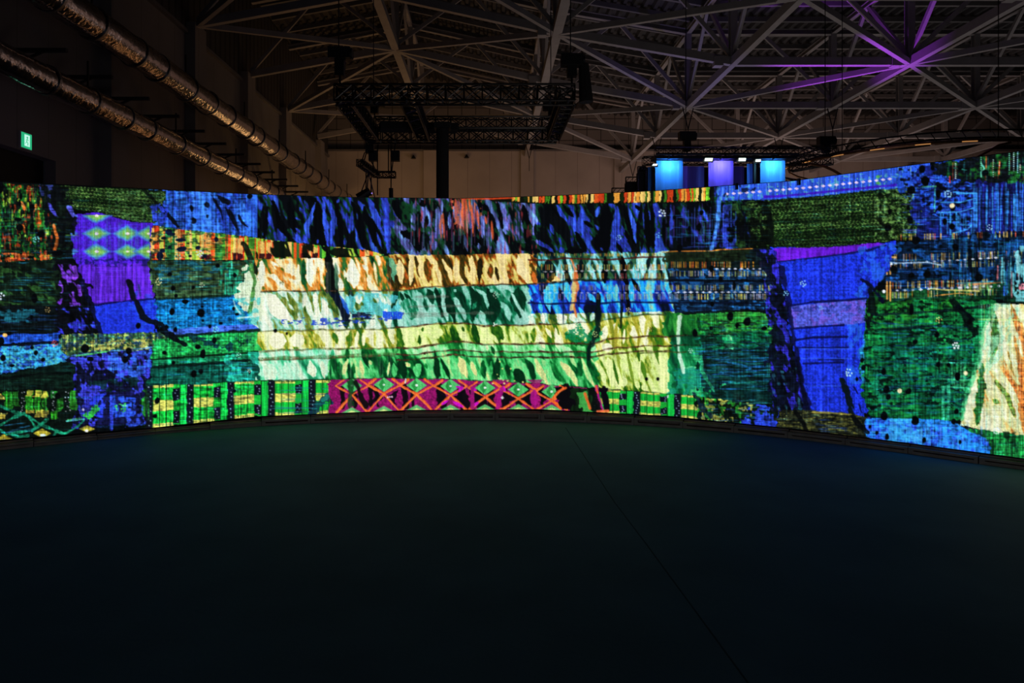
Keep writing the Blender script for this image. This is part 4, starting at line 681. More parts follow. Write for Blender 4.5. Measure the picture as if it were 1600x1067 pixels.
# ======== left part, columns 232 to 400
blotch(strip(232, 400, TT, C_A), (62, 140, 232), .0, (9, 14), 210, .55); blotch(strip(232, 400, TT, C_A), (5, 8, 20), .28, (7, 10), 211, .85, .3)
zone([(232, 296), (402, 304), (402, 372), (232, 352)], [(-1, (8, 12, 60)), (0, (36, 64, 205)), (.4, (48, 110, 230)), (1, (80, 170, 240))], .2, .5, .75, 0)
threads([(232, 292), (410, 300), (410, 374), (232, 352)], .4, 212)
for P, w in [([(232, 298), (246, 315), (262, 336), (278, 354)], 3.4), ([(244, 318), (250, 330)], 3), ([(298, 320), (300, 332)], 2.6), ([(301, 340), (303, 350)], 3), ([(323, 316), (324, 324)], 3.2), ([(340, 306), (356, 316), (352, 312)], 4), ([(353, 325), (363, 340), (372, 362)], 4), ([(371, 335), (379, 348), (386, 354)], 2.8), ([(330, 304), (345, 330), (350, 350)], 1.6), ([(323, 335), (325, 342)], 3.4)]:
    line(P, w, (5, 7, 14), .92, 1.2, True)
hole(390, 307, 4, 3.5)
blotch(strip(234, 330, C_A, C_B), (14, 60, 40), .1, (8, 5), 213, .75); blotch(strip(234, 400, C_A, C_B), (226, 150, 60), .35, (7, 6), 214, .7); hstreaks(236, 362, 360, 404, 44, [(120, 200, 60), (60, 160, 110), (235, 110, 40), (10, 20, 30)], 8, 30, .75, seed=215)
for x, y, a, b in [(264, 362, 5, 4), (268, 366, 6, 2.5), (282, 375, 9, 3), (284, 389, 8, 4), (250, 400, 5, 6), (254, 392, 4, 3), (309, 387, 4, 3), (297, 400, 3, 2), (338, 374, 3, 4), (320, 400, 3, 3), (265, 386, 3, 3), (256, 372, 4, 2), (235, 375, 3, 3)]: hole(x, y, a, b, (10, 18, 40))
cluster(312, 396, 5, 8, (200, 225, 255), 1.1); cluster(278, 402, 5, 7, (130, 220, 190), 1.1)
line([(380, 380), (388, 395), (394, 410), (400, 425)], 3.6, (8, 20, 12), .9, 1)
flat([(230, 408), (396, 407), (396, 462), (330, 464), (244, 466)], (46, 72, 44), 1, 2, 1, .45, (7, 5), 220)
blotch([(240, 408), (360, 408), (360, 440), (250, 445)], (20, 84, 110), .0, (12, 5), 221, .8); hstreaks(240, 409, 385, 460, 110, [(20, 90, 140), (60, 110, 60), (10, 20, 20), (30, 120, 100), (90, 100, 60)], 8, 34, .7, seed=222)
blotch([(340, 408), (396, 408), (396, 470), (345, 470)], (20, 140, 100), -.1, (8, 8), 223, .7); vstreaks(350, 412, 386, 500, 20, [(40, 190, 150), (50, 200, 170)], 20, 70, .7, (.7, 1.4), 224)
flat([(244, 467), (330, 464), (400, 460), (400, 508), (330, 511), (255, 514), (242, 500)], (14, 104, 176), 1, 2, 1, .25, (3, 2), 225)
blotch([(244, 467), (390, 462), (390, 508), (250, 514)], (20, 130, 200), .1, (10, 8), 226, .6); hstreaks(250, 466, 400, 512, 60, [(20, 90, 170), (40, 160, 200), (10, 60, 130)], 8, 34, .6, seed=227)
flat([(252, 514), (330, 510), (404, 505), (404, 515), (330, 521), (258, 525)], (64, 106, 232), 1, 2, .6, .25, (4, 6), 228)
line([(262, 526), (330, 521), (404, 516)], 2.2, (8, 34, 24), .9, .8)
flat([(236, 532), (262, 527), (330, 523), (402, 518), (402, 550), (320, 556), (236, 563)], (28, 150, 70), 1, 2, 1, .4, (3, 3), 229)
blotch([(290, 520), (330, 530), (360, 550), (390, 535), (395, 520), (370, 525), (345, 545), (300, 535)], (10, 44, 60), -.2, (8, 8), 230, .85); blotch([(380, 518), (404, 518), (404, 548), (380, 548)], (60, 210, 100), -.2, (6, 6), 231, .6)
flat([(234, 563), (320, 557), (402, 551), (402, 562), (320, 568), (234, 574)], (24, 140, 92), 1, 2, .6, .35, (5, 3), 232)
flat([(226, 575), (320, 570), (402, 564), (402, 596), (300, 600), (222, 602)], (12, 82, 68), 1, 3, .8, .35, (4, 12), 233)
line([(234, 562), (320, 556), (402, 550)], 1.8, (6, 30, 14), .9, .6); line([(228, 574), (310, 569), (402, 562)], 2.6, (6, 26, 20), .9, .8)
blotch([(350, 552), (404, 550), (404, 596), (350, 596)], (36, 190, 160), -.05, (10, 14), 234, .75); hstreaks(245, 560, 400, 592, 30, [(30, 120, 180), (40, 170, 150)], 8, 34, .6, seed=235)
line([(242, 468), (300, 465), (360, 462)], 1.6, (8, 26, 20), .8, .8)
# cream flank beginning left of the middle
flat([(389, 412), (396, 420), (404, 460), (408, 490), (406, 512), (392, 505), (376, 480), (372, 465), (380, 440)], (224, 240, 205), .95, 2.5); line([(392, 415), (398, 440), (394, 465), (390, 487)], 2.8, (60, 130, 50), .85, .8)
blotch([(366, 466), (404, 462), (404, 508), (366, 500)], (60, 200, 200), -.1, (7, 6), 236, .65); line([(372, 497), (404, 494)], 1, (210, 240, 230), .8, .4); line([(365, 470), (368, 480), (376, 490)], 1.2, (200, 240, 230), .7, .5)
for x, y, a, b in [(265, 429, 4, 3.5), (225, 439, 2.2, 2.8), (234, 422, 4, 4), (270, 450, 4, 4.5), (275, 462, 3, 3), (302, 449, 3, 3), (289, 471, 5, 3.5), (269, 487, 4, 6), (314, 489, 5.4, 6.4), (316, 479, 3, 1.8), (317, 501, 2, 2), (365, 482, 2.4, 3.2), (340, 415, 3.4, 3), (320, 470, 3, 1.4), (216, 508, 4, 5), (260, 511, 3.2, 4), (274, 515, 2.6, 3.6), (328, 510, 2.6, 3.4), (279, 533, 3, 3.4), (335, 532, 3.6, 4.6), (309, 542, 5, 4), (317, 553, 4.6, 7), (257, 551, 3.4, 3), (271, 567, 3, 3.4), (303, 584, 4, 5.4), (314, 580, 3.6, 4), (246, 626, 4, 5.4), (242, 650, 3.6, 3.4), (390, 582, 2, 3), (367, 430, 3.5, 4), (345, 505, 3, 2), (370, 491, 3, 2), (430, 517, 2.6, 2.8), (448, 521, 2, 2.6), (366, 611, 3, 3)]:
    hole(x, y, a, b)
cluster(248, 440, 5, 10, (225, 215, 150), .9); cluster(315, 445, 3.6, 7, (220, 220, 180), .9); cluster(337, 514, 4.4, 9, (110, 230, 235), 1.1); cluster(373, 555, 3.5, 8, (150, 240, 220), .9); cluster(389, 579, 3, 6, (200, 240, 210), .9); cluster(440, 442, 3, 6, (40, 60, 30), .8)
# ======== purple and blue column, 95 to 240
flat([(95, 290), (256, 297), (252, 322), (240, 350), (200, 344), (150, 332), (112, 326), (104, 310)], (10, 20, 9), 1, 1)
knit([(96, 290), (258, 298), (254, 326), (240, 350), (200, 344), (150, 332), (112, 326), (106, 316)], 240, .09)
blotch([(180, 296), (256, 298), (240, 348), (180, 340)], (74, 116, 64), .1, (4, 3), 241, .6); line([(226, 298), (240, 312), (252, 326)], 3, (6, 12, 8), .85, 1); blotch([(236, 318), (262, 318), (262, 352), (236, 350)], (40, 60, 200), -.2, (6, 6), 242, .85)
PC = [(110, 336), (150, 333), (200, 345), (236, 349), (233, 400), (232, 430), (242, 466), (150, 476), (140, 478), (126, 430), (118, 400), (112, 370)]
flat(PC, (72, 30, 205), 1, 1.5, 1, .18, (2, 3), 243); threads(PC, .25, 244, 1.8)
flat([(124, 414), (232, 410), (242, 466), (200, 470), (138, 476)], (88, 36, 205), 1, 1.5, 1, .2, (2, 12), 245); threads([(124, 414), (232, 410), (242, 466), (138, 476)], .3, 246, 2.2)
for xx in (151, 199, 232):
    for yy in (337, 365, 393):
        if yy == 337 and xx > 160: continue
        w_, h_ = (25, 14.2)
        sl = box_of([(xx - w_, yy - h_), (xx + w_, yy + h_)], 3)
        if yy == 337: sl = (slice(int(336 - PY0), sl[0].stop), sl[1])
        d = np.abs(GX[sl] - xx) / w_ + np.abs(GY[sl] - yy) / h_ + WARPX[sl] * .03
        c = ramp(d, [(0, (200, 210, 150)), (.18, (140, 200, 70)), (.5, (110, 190, 90)), (.78, (70, 140, 200)), (1.05, (60, 60, 215))])
        k = (np.clip((1.05 - d) * 5, 0, 1) * .95 * (GX[sl] < 234))[..., None]; IMG[sl] = IMG[sl] * (1 - k) + c * k
        hole(xx, yy, 2.6, 1.8, (240, 230, 235))
for yy in (338, 365, 393): diamond(115, yy, 9, 6, (70, 130, 220), .8, 4)
vstreaks(130, 340, 232, 408, 50, [(60, 110, 230), (110, 60, 220), (80, 200, 200)], 20, 60, .35, (.4, .7), 247); blotch([(124, 404), (232, 404), (232, 416), (124, 416)], (16, 20, 80), -.1, (5, 5), 248, .7)
BC = [(140, 479), (200, 471), (243, 467), (246, 500), (243, 522), (200, 523), (158, 522), (150, 500)]
flat(BC, (30, 52, 220), 1, 1.5, 1, .2, (2.5, 2.5), 249); blotch([(210, 440), (243, 466), (245, 522), (180, 522)], (40, 90, 235), .1, (6, 8), 250, .5)
line([(126, 477), (155, 475), (200, 470), (240, 467)], 1.5, (14, 12, 80), .85, .8)
line([(200, 440), (209, 462), (217, 480), (222, 495), (236, 502), (252, 507), (262, 520), (290, 540)], 4.2, (6, 10, 18), .95, 1.2); line([(217, 445), (219, 462)], 1.6, (20, 50, 60), .7, 1)
# blotchy left flank of the column
flat([(60, 408), (110, 400), (128, 430), (140, 478), (156, 522), (86, 522), (80, 470)], (8, 9, 16), .95, 4)
blotch([(78, 415), (122, 412), (140, 476), (88, 480)], (112, 52, 205), .18, (7, 15), 251, .95, .5); blotch([(80, 482), (142, 480), (158, 522), (86, 522)], (46, 48, 205), .0, (10, 13), 252, .9, .5)
line([(128, 440), (142, 478), (156, 520)], 4, (8, 10, 40), .9, 1.5)
for x, y, w, v in [(115, 425, 0, 0)]: pass
for P in ([(107, 424), (116, 436), (120, 430), (116, 418)], [(92, 440), (96, 455)], [(80, 448), (88, 452)], [(88, 468), (94, 475), (96, 465)], [(114, 458), (116, 472), (119, 475)], [(123, 448), (126, 460)]): line(P, 3, (124, 58, 220), .9, 1)
# far left field
flat([(-160, 278), (0, 284), (96, 290), (104, 315), (118, 335), (112, 370), (118, 405), (60, 410), (-160, 410)], (10, 18, 14), 1, 2, 1, .5, (5, 5), 260)
LF = [(-160, 282), (70, 290), (85, 400), (80, 406), (-160, 406)]
blotch(LF, (24, 110, 34), .1, (5, 12), 261, .8); blotch(LF, (190, 60, 24), .38, (4, 12), 262, .8); blotch(LF, (150, 190, 50), .42, (5, 8), 263, .8)
vstreaks(-150, 288, 80, 380, 190, [(40, 140, 40), (200, 50, 26), (130, 180, 50), (20, 70, 30), (30, 100, 90)], 8, 30, .7, (.4, .9), 264)
hstreaks(-150, 340, 120, 404, 190, [(20, 120, 110), (24, 110, 60), (10, 20, 20), (30, 90, 140), (90, 150, 60)], 8, 34, .75, seed=265)
blotch([(-160, 396), (76, 396), (78, 408), (-160, 408)], (220, 90, 36), .0, (5, 4), 266, .8); hstreaks(-150, 396, 80, 408, 24, [(230, 150, 60), (200, 50, 30)], 5, 18, .8, seed=267)
blotch([(60, 290), (104, 292), (120, 335), (114, 400), (80, 400)], (6, 8, 12), -.2, (12, 12), 268, .85); blotch([(62, 288), (84, 290), (80, 310), (66, 306)], (50, 60, 150), -.1, (6, 6), 269, .7)
line([(76, 318), (82, 330), (92, 340)], 2.4, (80, 80, 230), .85, 1, True); line([(108, 324), (114, 336)], 3, (90, 90, 235), .8, 1)
for P in ([(84, 352), (90, 372), (86, 390)], [(56, 320), (54, 330)], [(36, 352), (38, 362)], [(34, 316), (38, 326)]): line(P, 2, (225, 110, 40), .8, 1)
for x, y, a, b in [(31, 356, 6, 6), (50, 325, 5, 6), (50, 354, 4, 5), (64, 366, 6, 5), (30, 318, 4, 4), (0, 292, 6, 10), (33, 307, 3, 6), (28, 343, 6, 3), (90, 395, 8, 4), (48, 402, 5, 2)]: hole(x, y, a, b)
cluster(56, 374, 4.5, 8, (110, 200, 210), 1.1)
flat([(-160, 408), (84, 408), (92, 440), (90, 478), (-160, 480)], (12, 24, 16), 1, 3, 1, .5, (9, 6), 270)
blotch([(-160, 408), (80, 408), (86, 476), (-160, 478)], (40, 82, 36), .15, (10, 9), 271, .8, .8); hstreaks(-150, 410, 80, 474, 60, [(20, 80, 110), (20, 70, 60), (24, 110, 150)], 8, 50, .7, seed=272)
flat([(-160, 478), (90, 478), (88, 522), (-160, 526)], (8, 14, 16), 1, 3, 1, .5, (9, 6), 273); blotch([(-160, 484), (62, 484), (60, 504), (-160, 506)], (26, 100, 120), .05, (12, 7), 274, .85)
hstreaks(-150, 486, 90, 522, 40, [(24, 70, 150), (26, 100, 120)], 8, 50, .6, seed=275)
flat([(-160, 526), (0, 523), (98, 521), (96, 534), (0, 538), (-160, 542)], (30, 78, 205), 1, 3, 1, .35, (7, 4), 276)
flat([(-160, 546), (0, 541), (110, 534), (112, 566), (60, 572), (0, 586), (-160, 592)], (44, 140, 190), 1, 3, 1, .4, (3, 3), 277)
blotch([(-160, 546), (0, 541), (110, 534), (110, 566), (0, 586), (-160, 590)], (30, 60, 170), .1, (7, 5), 278, .8); blotch([(-160, 546), (110, 538), (110, 566), (0, 580), (-160, 588)], (90, 190, 150), .35, (4, 3), 279, .7)
line([(-160, 546), (0, 540), (50, 537), (98, 534)], 2, (6, 10, 20), .9, 1)
# lace band
LB = [(94, 524), (160, 521), (246, 518), (258, 528), (240, 534), (236, 545), (180, 552), (110, 558), (96, 545)]
flat(LB, (50, 92, 60), 1, 2, 1, .5, (2.5, 3), 280); blotch(LB, (170, 180, 80), .1, (4, 5), 281, .75); blotch(LB, (20, 40, 90), .15, (5, 4), 282, .7); threads(LB, .5, 283, 2)
blotch([(140, 534), (232, 530), (232, 546), (142, 548)], (200, 190, 90), .0, (5, 4), 284, .7); line([(100, 558), (150, 552), (200, 547), (236, 543)], 1.6, (60, 110, 200), .7, 1); line([(120, 556), (170, 549)], 1, (70, 190, 70), .8, .5)
# blotchy blue below
BL = [(106, 560), (150, 552), (236, 546), (240, 570), (224, 600), (220, 640), (226, 662), (110, 670), (118, 620)]
flat(BL, (12, 14, 40), 1, 2, 1, .4, (6, 6), 285); blotch(BL, (56, 60, 215), -.05, (9, 11), 286, .9, .2); blotch([(170, 552), (236, 546), (238, 575), (200, 600), (170, 580)], (50, 100, 235), -.1, (7, 7), 287, .8); blotch([(140, 595), (215, 590), (215, 612), (140, 612)], (10, 40, 40), -.1, (9, 6), 288, .85)
flat([(150, 612), (214, 610), (216, 660), (150, 668)], (16, 18, 60), .9, 4); blotch([(140, 620), (168, 612), (166, 655), (142, 648)], (40, 60, 225), -.3, (7, 9), 289, .95); blotch([(170, 616), (212, 622), (208, 650), (172, 652)], (40, 80, 230), -.3, (7, 9), 290, .95)
blotch([(128, 650), (152, 630), (154, 640), (140, 656)], (50, 190, 60), -.4, (6, 6), 291, .9); blotch([(178, 634), (200, 630), (200, 645), (180, 642)], (60, 200, 90), -.4, (6, 6), 292, .9); line([(174, 620), (174, 670)], 2.2, (50, 70, 235), .9, .8)
flat([(160, 640), (170, 638), (170, 668), (162, 668)], (14, 16, 50), .9, 1); hole(130, 640, 1.6, 2, (220, 220, 240)); hole(197, 634, 2.4, 1.6, (120, 200, 230)); hole(135, 673, 3, 2, (240, 245, 245)); diamond(136, 670, 14, 6, (190, 180, 60), .8, 2); hole(135, 673, 3, 2, (240, 245, 245))
blotch([(196, 640), (224, 630), (226, 664), (196, 668)], (44, 70, 210), -.1, (8, 8), 293, .85)
# lower far left
flat([(-160, 592), (0, 588), (60, 574), (106, 564), (118, 575), (112, 610), (-160, 612)], (9, 26, 20), 1, 2, 1, .4, (8, 6), 294); hstreaks(-150, 590, 110, 608, 20, [(20, 60, 44)], 10, 50, .6, seed=295)
line([(-160, 598), (0, 592), (60, 584), (110, 583)], 1.8, (4, 8, 8), .9, .8)
flat([(-160, 612), (0, 609), (112, 606), (118, 640), (110, 684), (0, 694), (-160, 712)], (7, 16, 12), 1, 1)
for x0, y0, x1, y1, c in [(6, 612, 18, 640, (30, 120, 30)), (20, 612, 31, 634, (26, 90, 26)), (42, 610, 52, 642, (34, 130, 30)), (54, 610, 64, 645, (34, 130, 30)), (66, 612, 74, 645, (34, 120, 34)), (78, 610, 88, 622, (30, 110, 40)), (88, 622, 99, 642, (40, 140, 40)), (78, 642, 92, 655, (40, 140, 30)), (108, 610, 120, 640, (36, 120, 30)), (-40, 610, -10, 640, (34, 130, 30))]:
    flat([(x0, y0), (x1, y0), (x1, y1), (x0, y1)], c, .9, 1, 1, .5, (1.5, 20), 296)
for x0, y0, x1, y1 in [(42, 610, 51, 620), (53, 611, 63, 621), (65, 612, 73, 622), (42, 640, 52, 646), (54, 641, 73, 652), (-4, 616, 4, 624), (-4, 644, 12, 655)]: flat([(x0, y0), (x1, y0), (x1, y1), (x0, y1)], (176, 160, 60), .8, 1.5, 1, .4, (3, 3), 297)
for P in ([(0, 634), (20, 643), (38, 647), (64, 663), (76, 668)], [(0, 664), (20, 653), (38, 645)], [(44, 650), (56, 668), (50, 674)], [(64, 663), (52, 672), (10, 678), (0, 672)], [(18, 678), (30, 683), (44, 680)], [(76, 668), (100, 678), (112, 672), (124, 664), (132, 655)], [(84, 684), (88, 672)], [(64, 663), (74, 655)], [(-60, 664), (-30, 645), (0, 634)], [(-60, 664), (-30, 680), (0, 672)]): line(P, 1.9, (26, 150, 110), .85, .9)
for x, y in [(66, 677), (6, 686), (-40, 690)]: diamond(x, y, 15, 8, (186, 170, 50), .9, 2); hole(x + 1, y + 3, 5, 2.4, (200, 225, 235))
line([(104, 658), (132, 655)], .9, (90, 220, 210), .9, .3); line([(106, 656), (128, 653)], .8, (90, 220, 130), .8, .3); hstreaks(0, 664, 50, 678, 6, [(40, 130, 190)], 15, 40, .8, seed=298, slope=-.06)
for x in (34, 36, 82, 84, 104, 108):
    for y in range(614, 645, 7): hole(x + rng.uniform(-2, 2), y + rng.uniform(-2, 2), .8, .8, (170, 180, 190))
for x, y, a, b in [(132, 544, 6.6, 7.4), (112, 498, 4.6, 5.4), (106, 481, 4.5, 5), (201, 548, 5, 5), (195, 562, 5, 5), (141, 561, 5, 3.6), (56, 551, 3.4, 4), (50, 543, 3, 2.6), (19, 571, 4, 2.6), (5, 559, 4, 4.6), (2, 533, 5, 6), (216, 488, 0.1, 0.1), (90, 619, 4.6, 4.4), (49, 495, 3, 3.6), (54, 465, 5, 7), (94, 526, 3, 4), (67, 562, 3, 3), (216, 509, 4, 4.6), (14, 521, 5, 3)]:
    hole(x, y, a, b)
hole(8, 523.5, 3.6, 3, (245, 190, 100)); cluster(74, 484, 4, 7, (220, 180, 100), .8); cluster(85, 536, 4.5, 8, (235, 80, 90), 1.1); cluster(1, 463, 5, 6, (225, 235, 255), 1.7)

# broken picture lines away from the middle
gw = np.clip((405 - GX) / 20, 0, 1) + np.clip((GX - 1070) / 40, 0, 1)
inpc = np.zeros_like(GX)
for q_ in (COLP, PC, BC, strip(1124, 1452, TT, SB)):
    sl, m = poly(q_, 1); inpc[sl] = np.maximum(inpc[sl], m)
gw = np.clip(gw, 0, 1) * (1 - .72 * inpc) * (1 - .75 * np.clip((IMG.mean(-1) - 115) / 50, 0, 1))
n1 = vnoise(20, 1.25, 0, 311) * .55 + vnoise(1.3, 24, 0, 312) * .5 + vnoise(3.2, 2.4, 0, 313) * .5 + vnoise(9, 4, 0, 314) * .35
IMG *= (1 + gw * np.clip(.62 * n1 - .04, -.75, .7))[..., None]
n2 = np.clip((vnoise(26, 1.2, 0, 315) - .62) * 5, 0, 1) * gw * .45
IMG += n2[..., None] * np.array((10, 70, 95), np.float32) * (.4 + IMG.mean(-1, keepdims=True) / 110)
n3 = np.clip((vnoise(1.1, 16, 0, 316) - .6) * 5, 0, 1) * gw * .4
IMG += n3[..., None] * np.array((30, 60, 70), np.float32) * (.3 + IMG.mean(-1, keepdims=True) / 110)
# weave of the LED panels and a little grain
g = 1 + .14 * (np.random.default_rng(9).random(GX.shape) - .5) + .10 * vnoise(1.2, 1.2, 0, 301) + .12 * vnoise(1.3, 60, 0, 302) + .04 * vnoise(60, 1.3, 0, 303)
IMG *= g[..., None]
IMG = np.clip(IMG, 0, 255)

# ---------------------------------------------------------------- materials
def mat(name, col, rough=.6, metal=0.0, var=.15, scale=6.0, bump=0.0, bscale=40.0, spec=.5):
    m = bpy.data.materials.new(name); m.use_nodes = True; nt = m.node_tree; b = nt.nodes['Principled BSDF']
    tc = nt.nodes.new('ShaderNodeTexCoord'); n = nt.nodes.new('ShaderNodeTexNoise'); n.inputs['Scale'].default_value = scale; n.inputs['Detail'].default_value = 5
    nt.links.new(tc.outputs['Object'], n.inputs['Vector'])
    r = nt.nodes.new('ShaderNodeValToRGB'); e = r.color_ramp.elements
    e[0].position = .3; e[1].position = .75
    e[0].color = (*[c * (1 - var) for c in col], 1); e[1].color = (*[min(1, c * (1 + var)) for c in col], 1)
    nt.links.new(n.outputs['Fac'], r.inputs['Fac']); nt.links.new(r.outputs['Color'], b.inputs['Base Color'])
    b.inputs['Roughness'].default_value = rough; b.inputs['Metallic'].default_value = metal; b.inputs['Specular IOR Level'].default_value = spec
    if bump:
        n2 = nt.nodes.new('ShaderNodeTexNoise'); n2.inputs['Scale'].default_value = bscale; nt.links.new(tc.outputs['Object'], n2.inputs['Vector'])
        bp = nt.nodes.new('ShaderNodeBump'); bp.inputs['Strength'].default_value = bump; bp.inputs['Distance'].default_value = .05
        nt.links.new(n2.outputs['Fac'], bp.inputs['Height']); nt.links.new(bp.outputs['Normal'], b.inputs['Normal'])
    return m
def glow(name, col, s, var=0.0):
    m = bpy.data.materials.new(name); m.use_nodes = True; nt = m.node_tree; b = nt.nodes['Principled BSDF']
    b.inputs['Base Color'].default_value = (*[c * .3 for c in col], 1); b.inputs['Emission Strength'].default_value = s
    n = nt.nodes.new('ShaderNodeTexNoise'); n.inputs['Scale'].default_value = 9
    mx = nt.nodes.new('ShaderNodeMix'); mx.data_type = 'RGBA'; mx.inputs[6].default_value = (*col, 1); mx.inputs[7].default_value = (*[c * (1 - var) for c in col], 1)
    nt.links.new(n.outputs['Fac'], mx.inputs[0]); nt.links.new(mx.outputs[2], b.inputs['Emission Color'])
    return m
def grid_mat(name, col, line_col, bw, bh, mortar, rough=.7, axis='x', off=0.0):
    """painted cladding with joints at bw by bh metres"""
    m = mat(name, col, rough, 0, .12, .35); nt = m.node_tree; b = nt.nodes['Principled BSDF']
    tc = nt.nodes['Texture Coordinate']; sp = nt.nodes.new('ShaderNodeSeparateXYZ'); cb = nt.nodes.new('ShaderNodeCombineXYZ')
    nt.links.new(tc.outputs['Object'], sp.inputs[0]); nt.links.new(sp.outputs['X' if axis == 'x' else 'Y'], cb.inputs[0]); nt.links.new(sp.outputs['Z'], cb.inputs[1])
    br = nt.nodes.new('ShaderNodeTexBrick'); br.offset = off; br.inputs['Scale'].default_value = 1; br.inputs['Brick Width'].default_value = bw; br.inputs['Row Height'].default_value = bh
    br.inputs['Mortar Size'].default_value = mortar; br.inputs['Mortar Smooth'].default_value = .2
    br.inputs['Mortar'].default_value = (*line_col, 1)
    src = b.inputs['Base Color'].links[0].from_socket
    nt.links.new(src, br.inputs['Color1']); nt.links.new(src, br.inputs['Color2'])
    nt.links.new(cb.outputs[0], br.inputs['Vector']); nt.links.new(br.outputs['Color'], b.inputs['Base Color'])
    return m

M = dict(
    floor=mat('stage_vinyl', (.074, .134, .172), .75, 0, .16, 1.2, .03, 30, .02),
    hallfloor=mat('hall_concrete', (.06, .06, .06), .6, 0, .2, .5),
    seam=mat('seam_tape', (.02, .046, .058), .8, spec=.05),
    steel=mat('painted_roof_steel', (.30, .29, .29), .55, 0, .12, 1.5),
    deck=mat('roof_deck', (.036, .036, .038), .7, 0, .2, 1.0),
    purlin=mat('purlin_paint', (.15, .148, .15), .6, 0, .15, 1.0),
    wall_end=grid_mat('end_wall_cladding', (.40, .36, .33), (.25, .22, .20), 2.1, 40, .025),
    wall_top=grid_mat('upper_end_wall_cladding', (.17, .16, .155), (.05, .048, .045), 1.34, 1.05, .05),
    wall_side=grid_mat('side_wall_cladding', (.24, .225, .21), (.15, .14, .13), 1.6, 40, .02, axis='y'),
    wall_dark=grid_mat('louvre_band', (.06, .058, .055), (.02, .02, .02), .7, 40, .12, axis='y'),
    shutter=mat('shutter_black', (.010, .010, .010), .7),
    foil=mat('foil_lagging', (.48, .46, .48), .16, 1.0, .25, 5, .45, 5),
    band=mat('duct_band_metal', (.30, .30, .31), .35, 1.0, .2, 8),
    black=mat('black_powder_coat', (.012, .012, .013), .45, 0, .3, 12),
    tube=mat('truss_tube', (.035, .033, .032), .32, .6, .3, 9),
    matt=mat('black_drape', (.010, .010, .011), .9, 0, .3, 6, .3, 20),
    plinth=mat('screen_plinth', (.45, .34, .30), .5, .2, .2, 8),
    brass=mat('bronze_tube', (.34, .17, .08), .35, .8, .2, 8),
    fabric=mat('sky_banner_cloth', (.07, .29, .80), .8, 0, .05, 3), fabric3=mat('violet_banner_cloth', (.20, .20, .82), .8, 0, .05, 3),
    fabric2=mat('navy_cloth', (.10, .08, .42), .85, 0, .1, 3),
    white=mat('white_lamp_head', (.6, .6, .6), .4),
    exit_g=glow('exit_green', (.02, .50, .22), 1.0, .2), exit_w=glow('exit_pale', (.55, 1.0, .85), 1.0, .1),
    lampw=glow('lamp_face', (.85, 1.0, .92), 1.6, .1), strip=glow('amber_glint', (1.0, .45, .14), .55, .5),  # the amber emission is a painted reflection for the bronze ring
    sparkle=glow('violet_lens', (.35, .22, .9), .9, .3))

# ---------------------------------------------------------------- mesh helpers
class MB:
    def __init__(s): s.v = []; s.f = []
    def add(s, vs, fs):
        n = len(s.v); s.v += [tuple(p) for p in vs]; s.f += [tuple(i + n for i in f) for f in fs]; return s
    def box(s, x0, y0, z0, x1, y1, z1):
        return s.add([(x0, y0, z0), (x1, y0, z0), (x1, y1, z0), (x0, y1, z0), (x0, y0, z1), (x1, y0, z1), (x1, y1, z1), (x0, y1, z1)],
                     [(3, 2, 1, 0), (4, 5, 6, 7), (0, 1, 5, 4), (1, 2, 6, 5), (2, 3, 7, 6), (3, 0, 4, 7)])
    def beam(s, a, b, w, h):
        """rectangular member from a to b, w wide, h deep (upright)"""
        a = Vector(a); b = Vector(b); d = (b - a).normalized(); up = Vector((0, 0, 1))
        if abs(d.z) > .97: up = Vector((0, 1, 0))
        sx = d.cross(up).normalized(); sz = sx.cross(d).normalized()
        P = []
        for p in (a, b):
            for i, j in ((-1, -1), (1, -1), (1, 1), (-1, 1)): P.append(p + sx * (w / 2 * i) + sz * (h / 2 * j))
        return s.add(P, [(3, 2, 1, 0), (4, 5, 6, 7), (0, 1, 5, 4), (1, 2, 6, 5), (2, 3, 7, 6), (3, 0, 4, 7)])
    def hbeam(s, a, b, w, h, t=.04):
        """rolled H section: two flanges and a web"""
        a = Vector(a); b = Vector(b); d = (b - a).normalized(); up = Vector((0, 0, 1))
        if abs(d.z) > .97: up = Vector((0, 1, 0))
        sx = d.cross(up).normalized(); sz = sx.cross(d).normalized()
        for k in (-1, 1):
            o = sz * (k * (h / 2 - t / 2)); s.beam(a + o, b + o, w, t)
        return s.beam(a, b, t, h - 2 * t)
    def tube(s, a, b, r, n=6, r2=None):
        a = Vector(a); b = Vector(b); d = (b - a).normalized(); up = Vector((0, 0, 1)) if abs(d.z) < .9 else Vector((1, 0, 0))
        x = d.cross(up).normalized(); y = d.cross(x); r2 = r if r2 is None else r2; P = []
        for p, q in ((a, r), (b, r2)):
            for i in range(n):
                t = 2 * math.pi * i / n; P.append(p + x * (q * math.cos(t)) + y * (q * math.sin(t)))
        return s.add(P, [(i, (i + 1) % n, n + (i + 1) % n, n + i) for i in range(n)] + [tuple(range(n))[::-1], tuple(range(n, 2 * n))])
    def sweep(s, pts, r, n=8):
        for i in range(len(pts) - 1): s.tube(pts[i], pts[i + 1], r, n)
        return s
    def build(s, name, m, parent=None, smooth=False):
        me = bpy.data.meshes.new(name); me.from_pydata(s.v, [], s.f); me.update()
        if smooth:
            for p in me.polygons: p.use_smooth = True
        me.materials.append(m); o = bpy.data.objects.new(name, me); COL.objects.link(o)
        if parent is not None:
            o.parent = parent; o.matrix_parent_inverse = Matrix.Translation(-Vector(parent.location))
        return o
def thing(name, label, cat, loc=(0, 0, 0), group=None):
    o = bpy.data.objects.new(name, None); COL.objects.link(o); o.location = loc; o.empty_display_size = .2
    o['label'] = label; o['category'] = cat
    if group: o['group'] = group
    return o
def tag(o, label, cat, group=None):
    o['label'] = label; o['category'] = cat
    if group: o['group'] = group
    return o
def struct(o): o['kind'] = 'structure'; return o
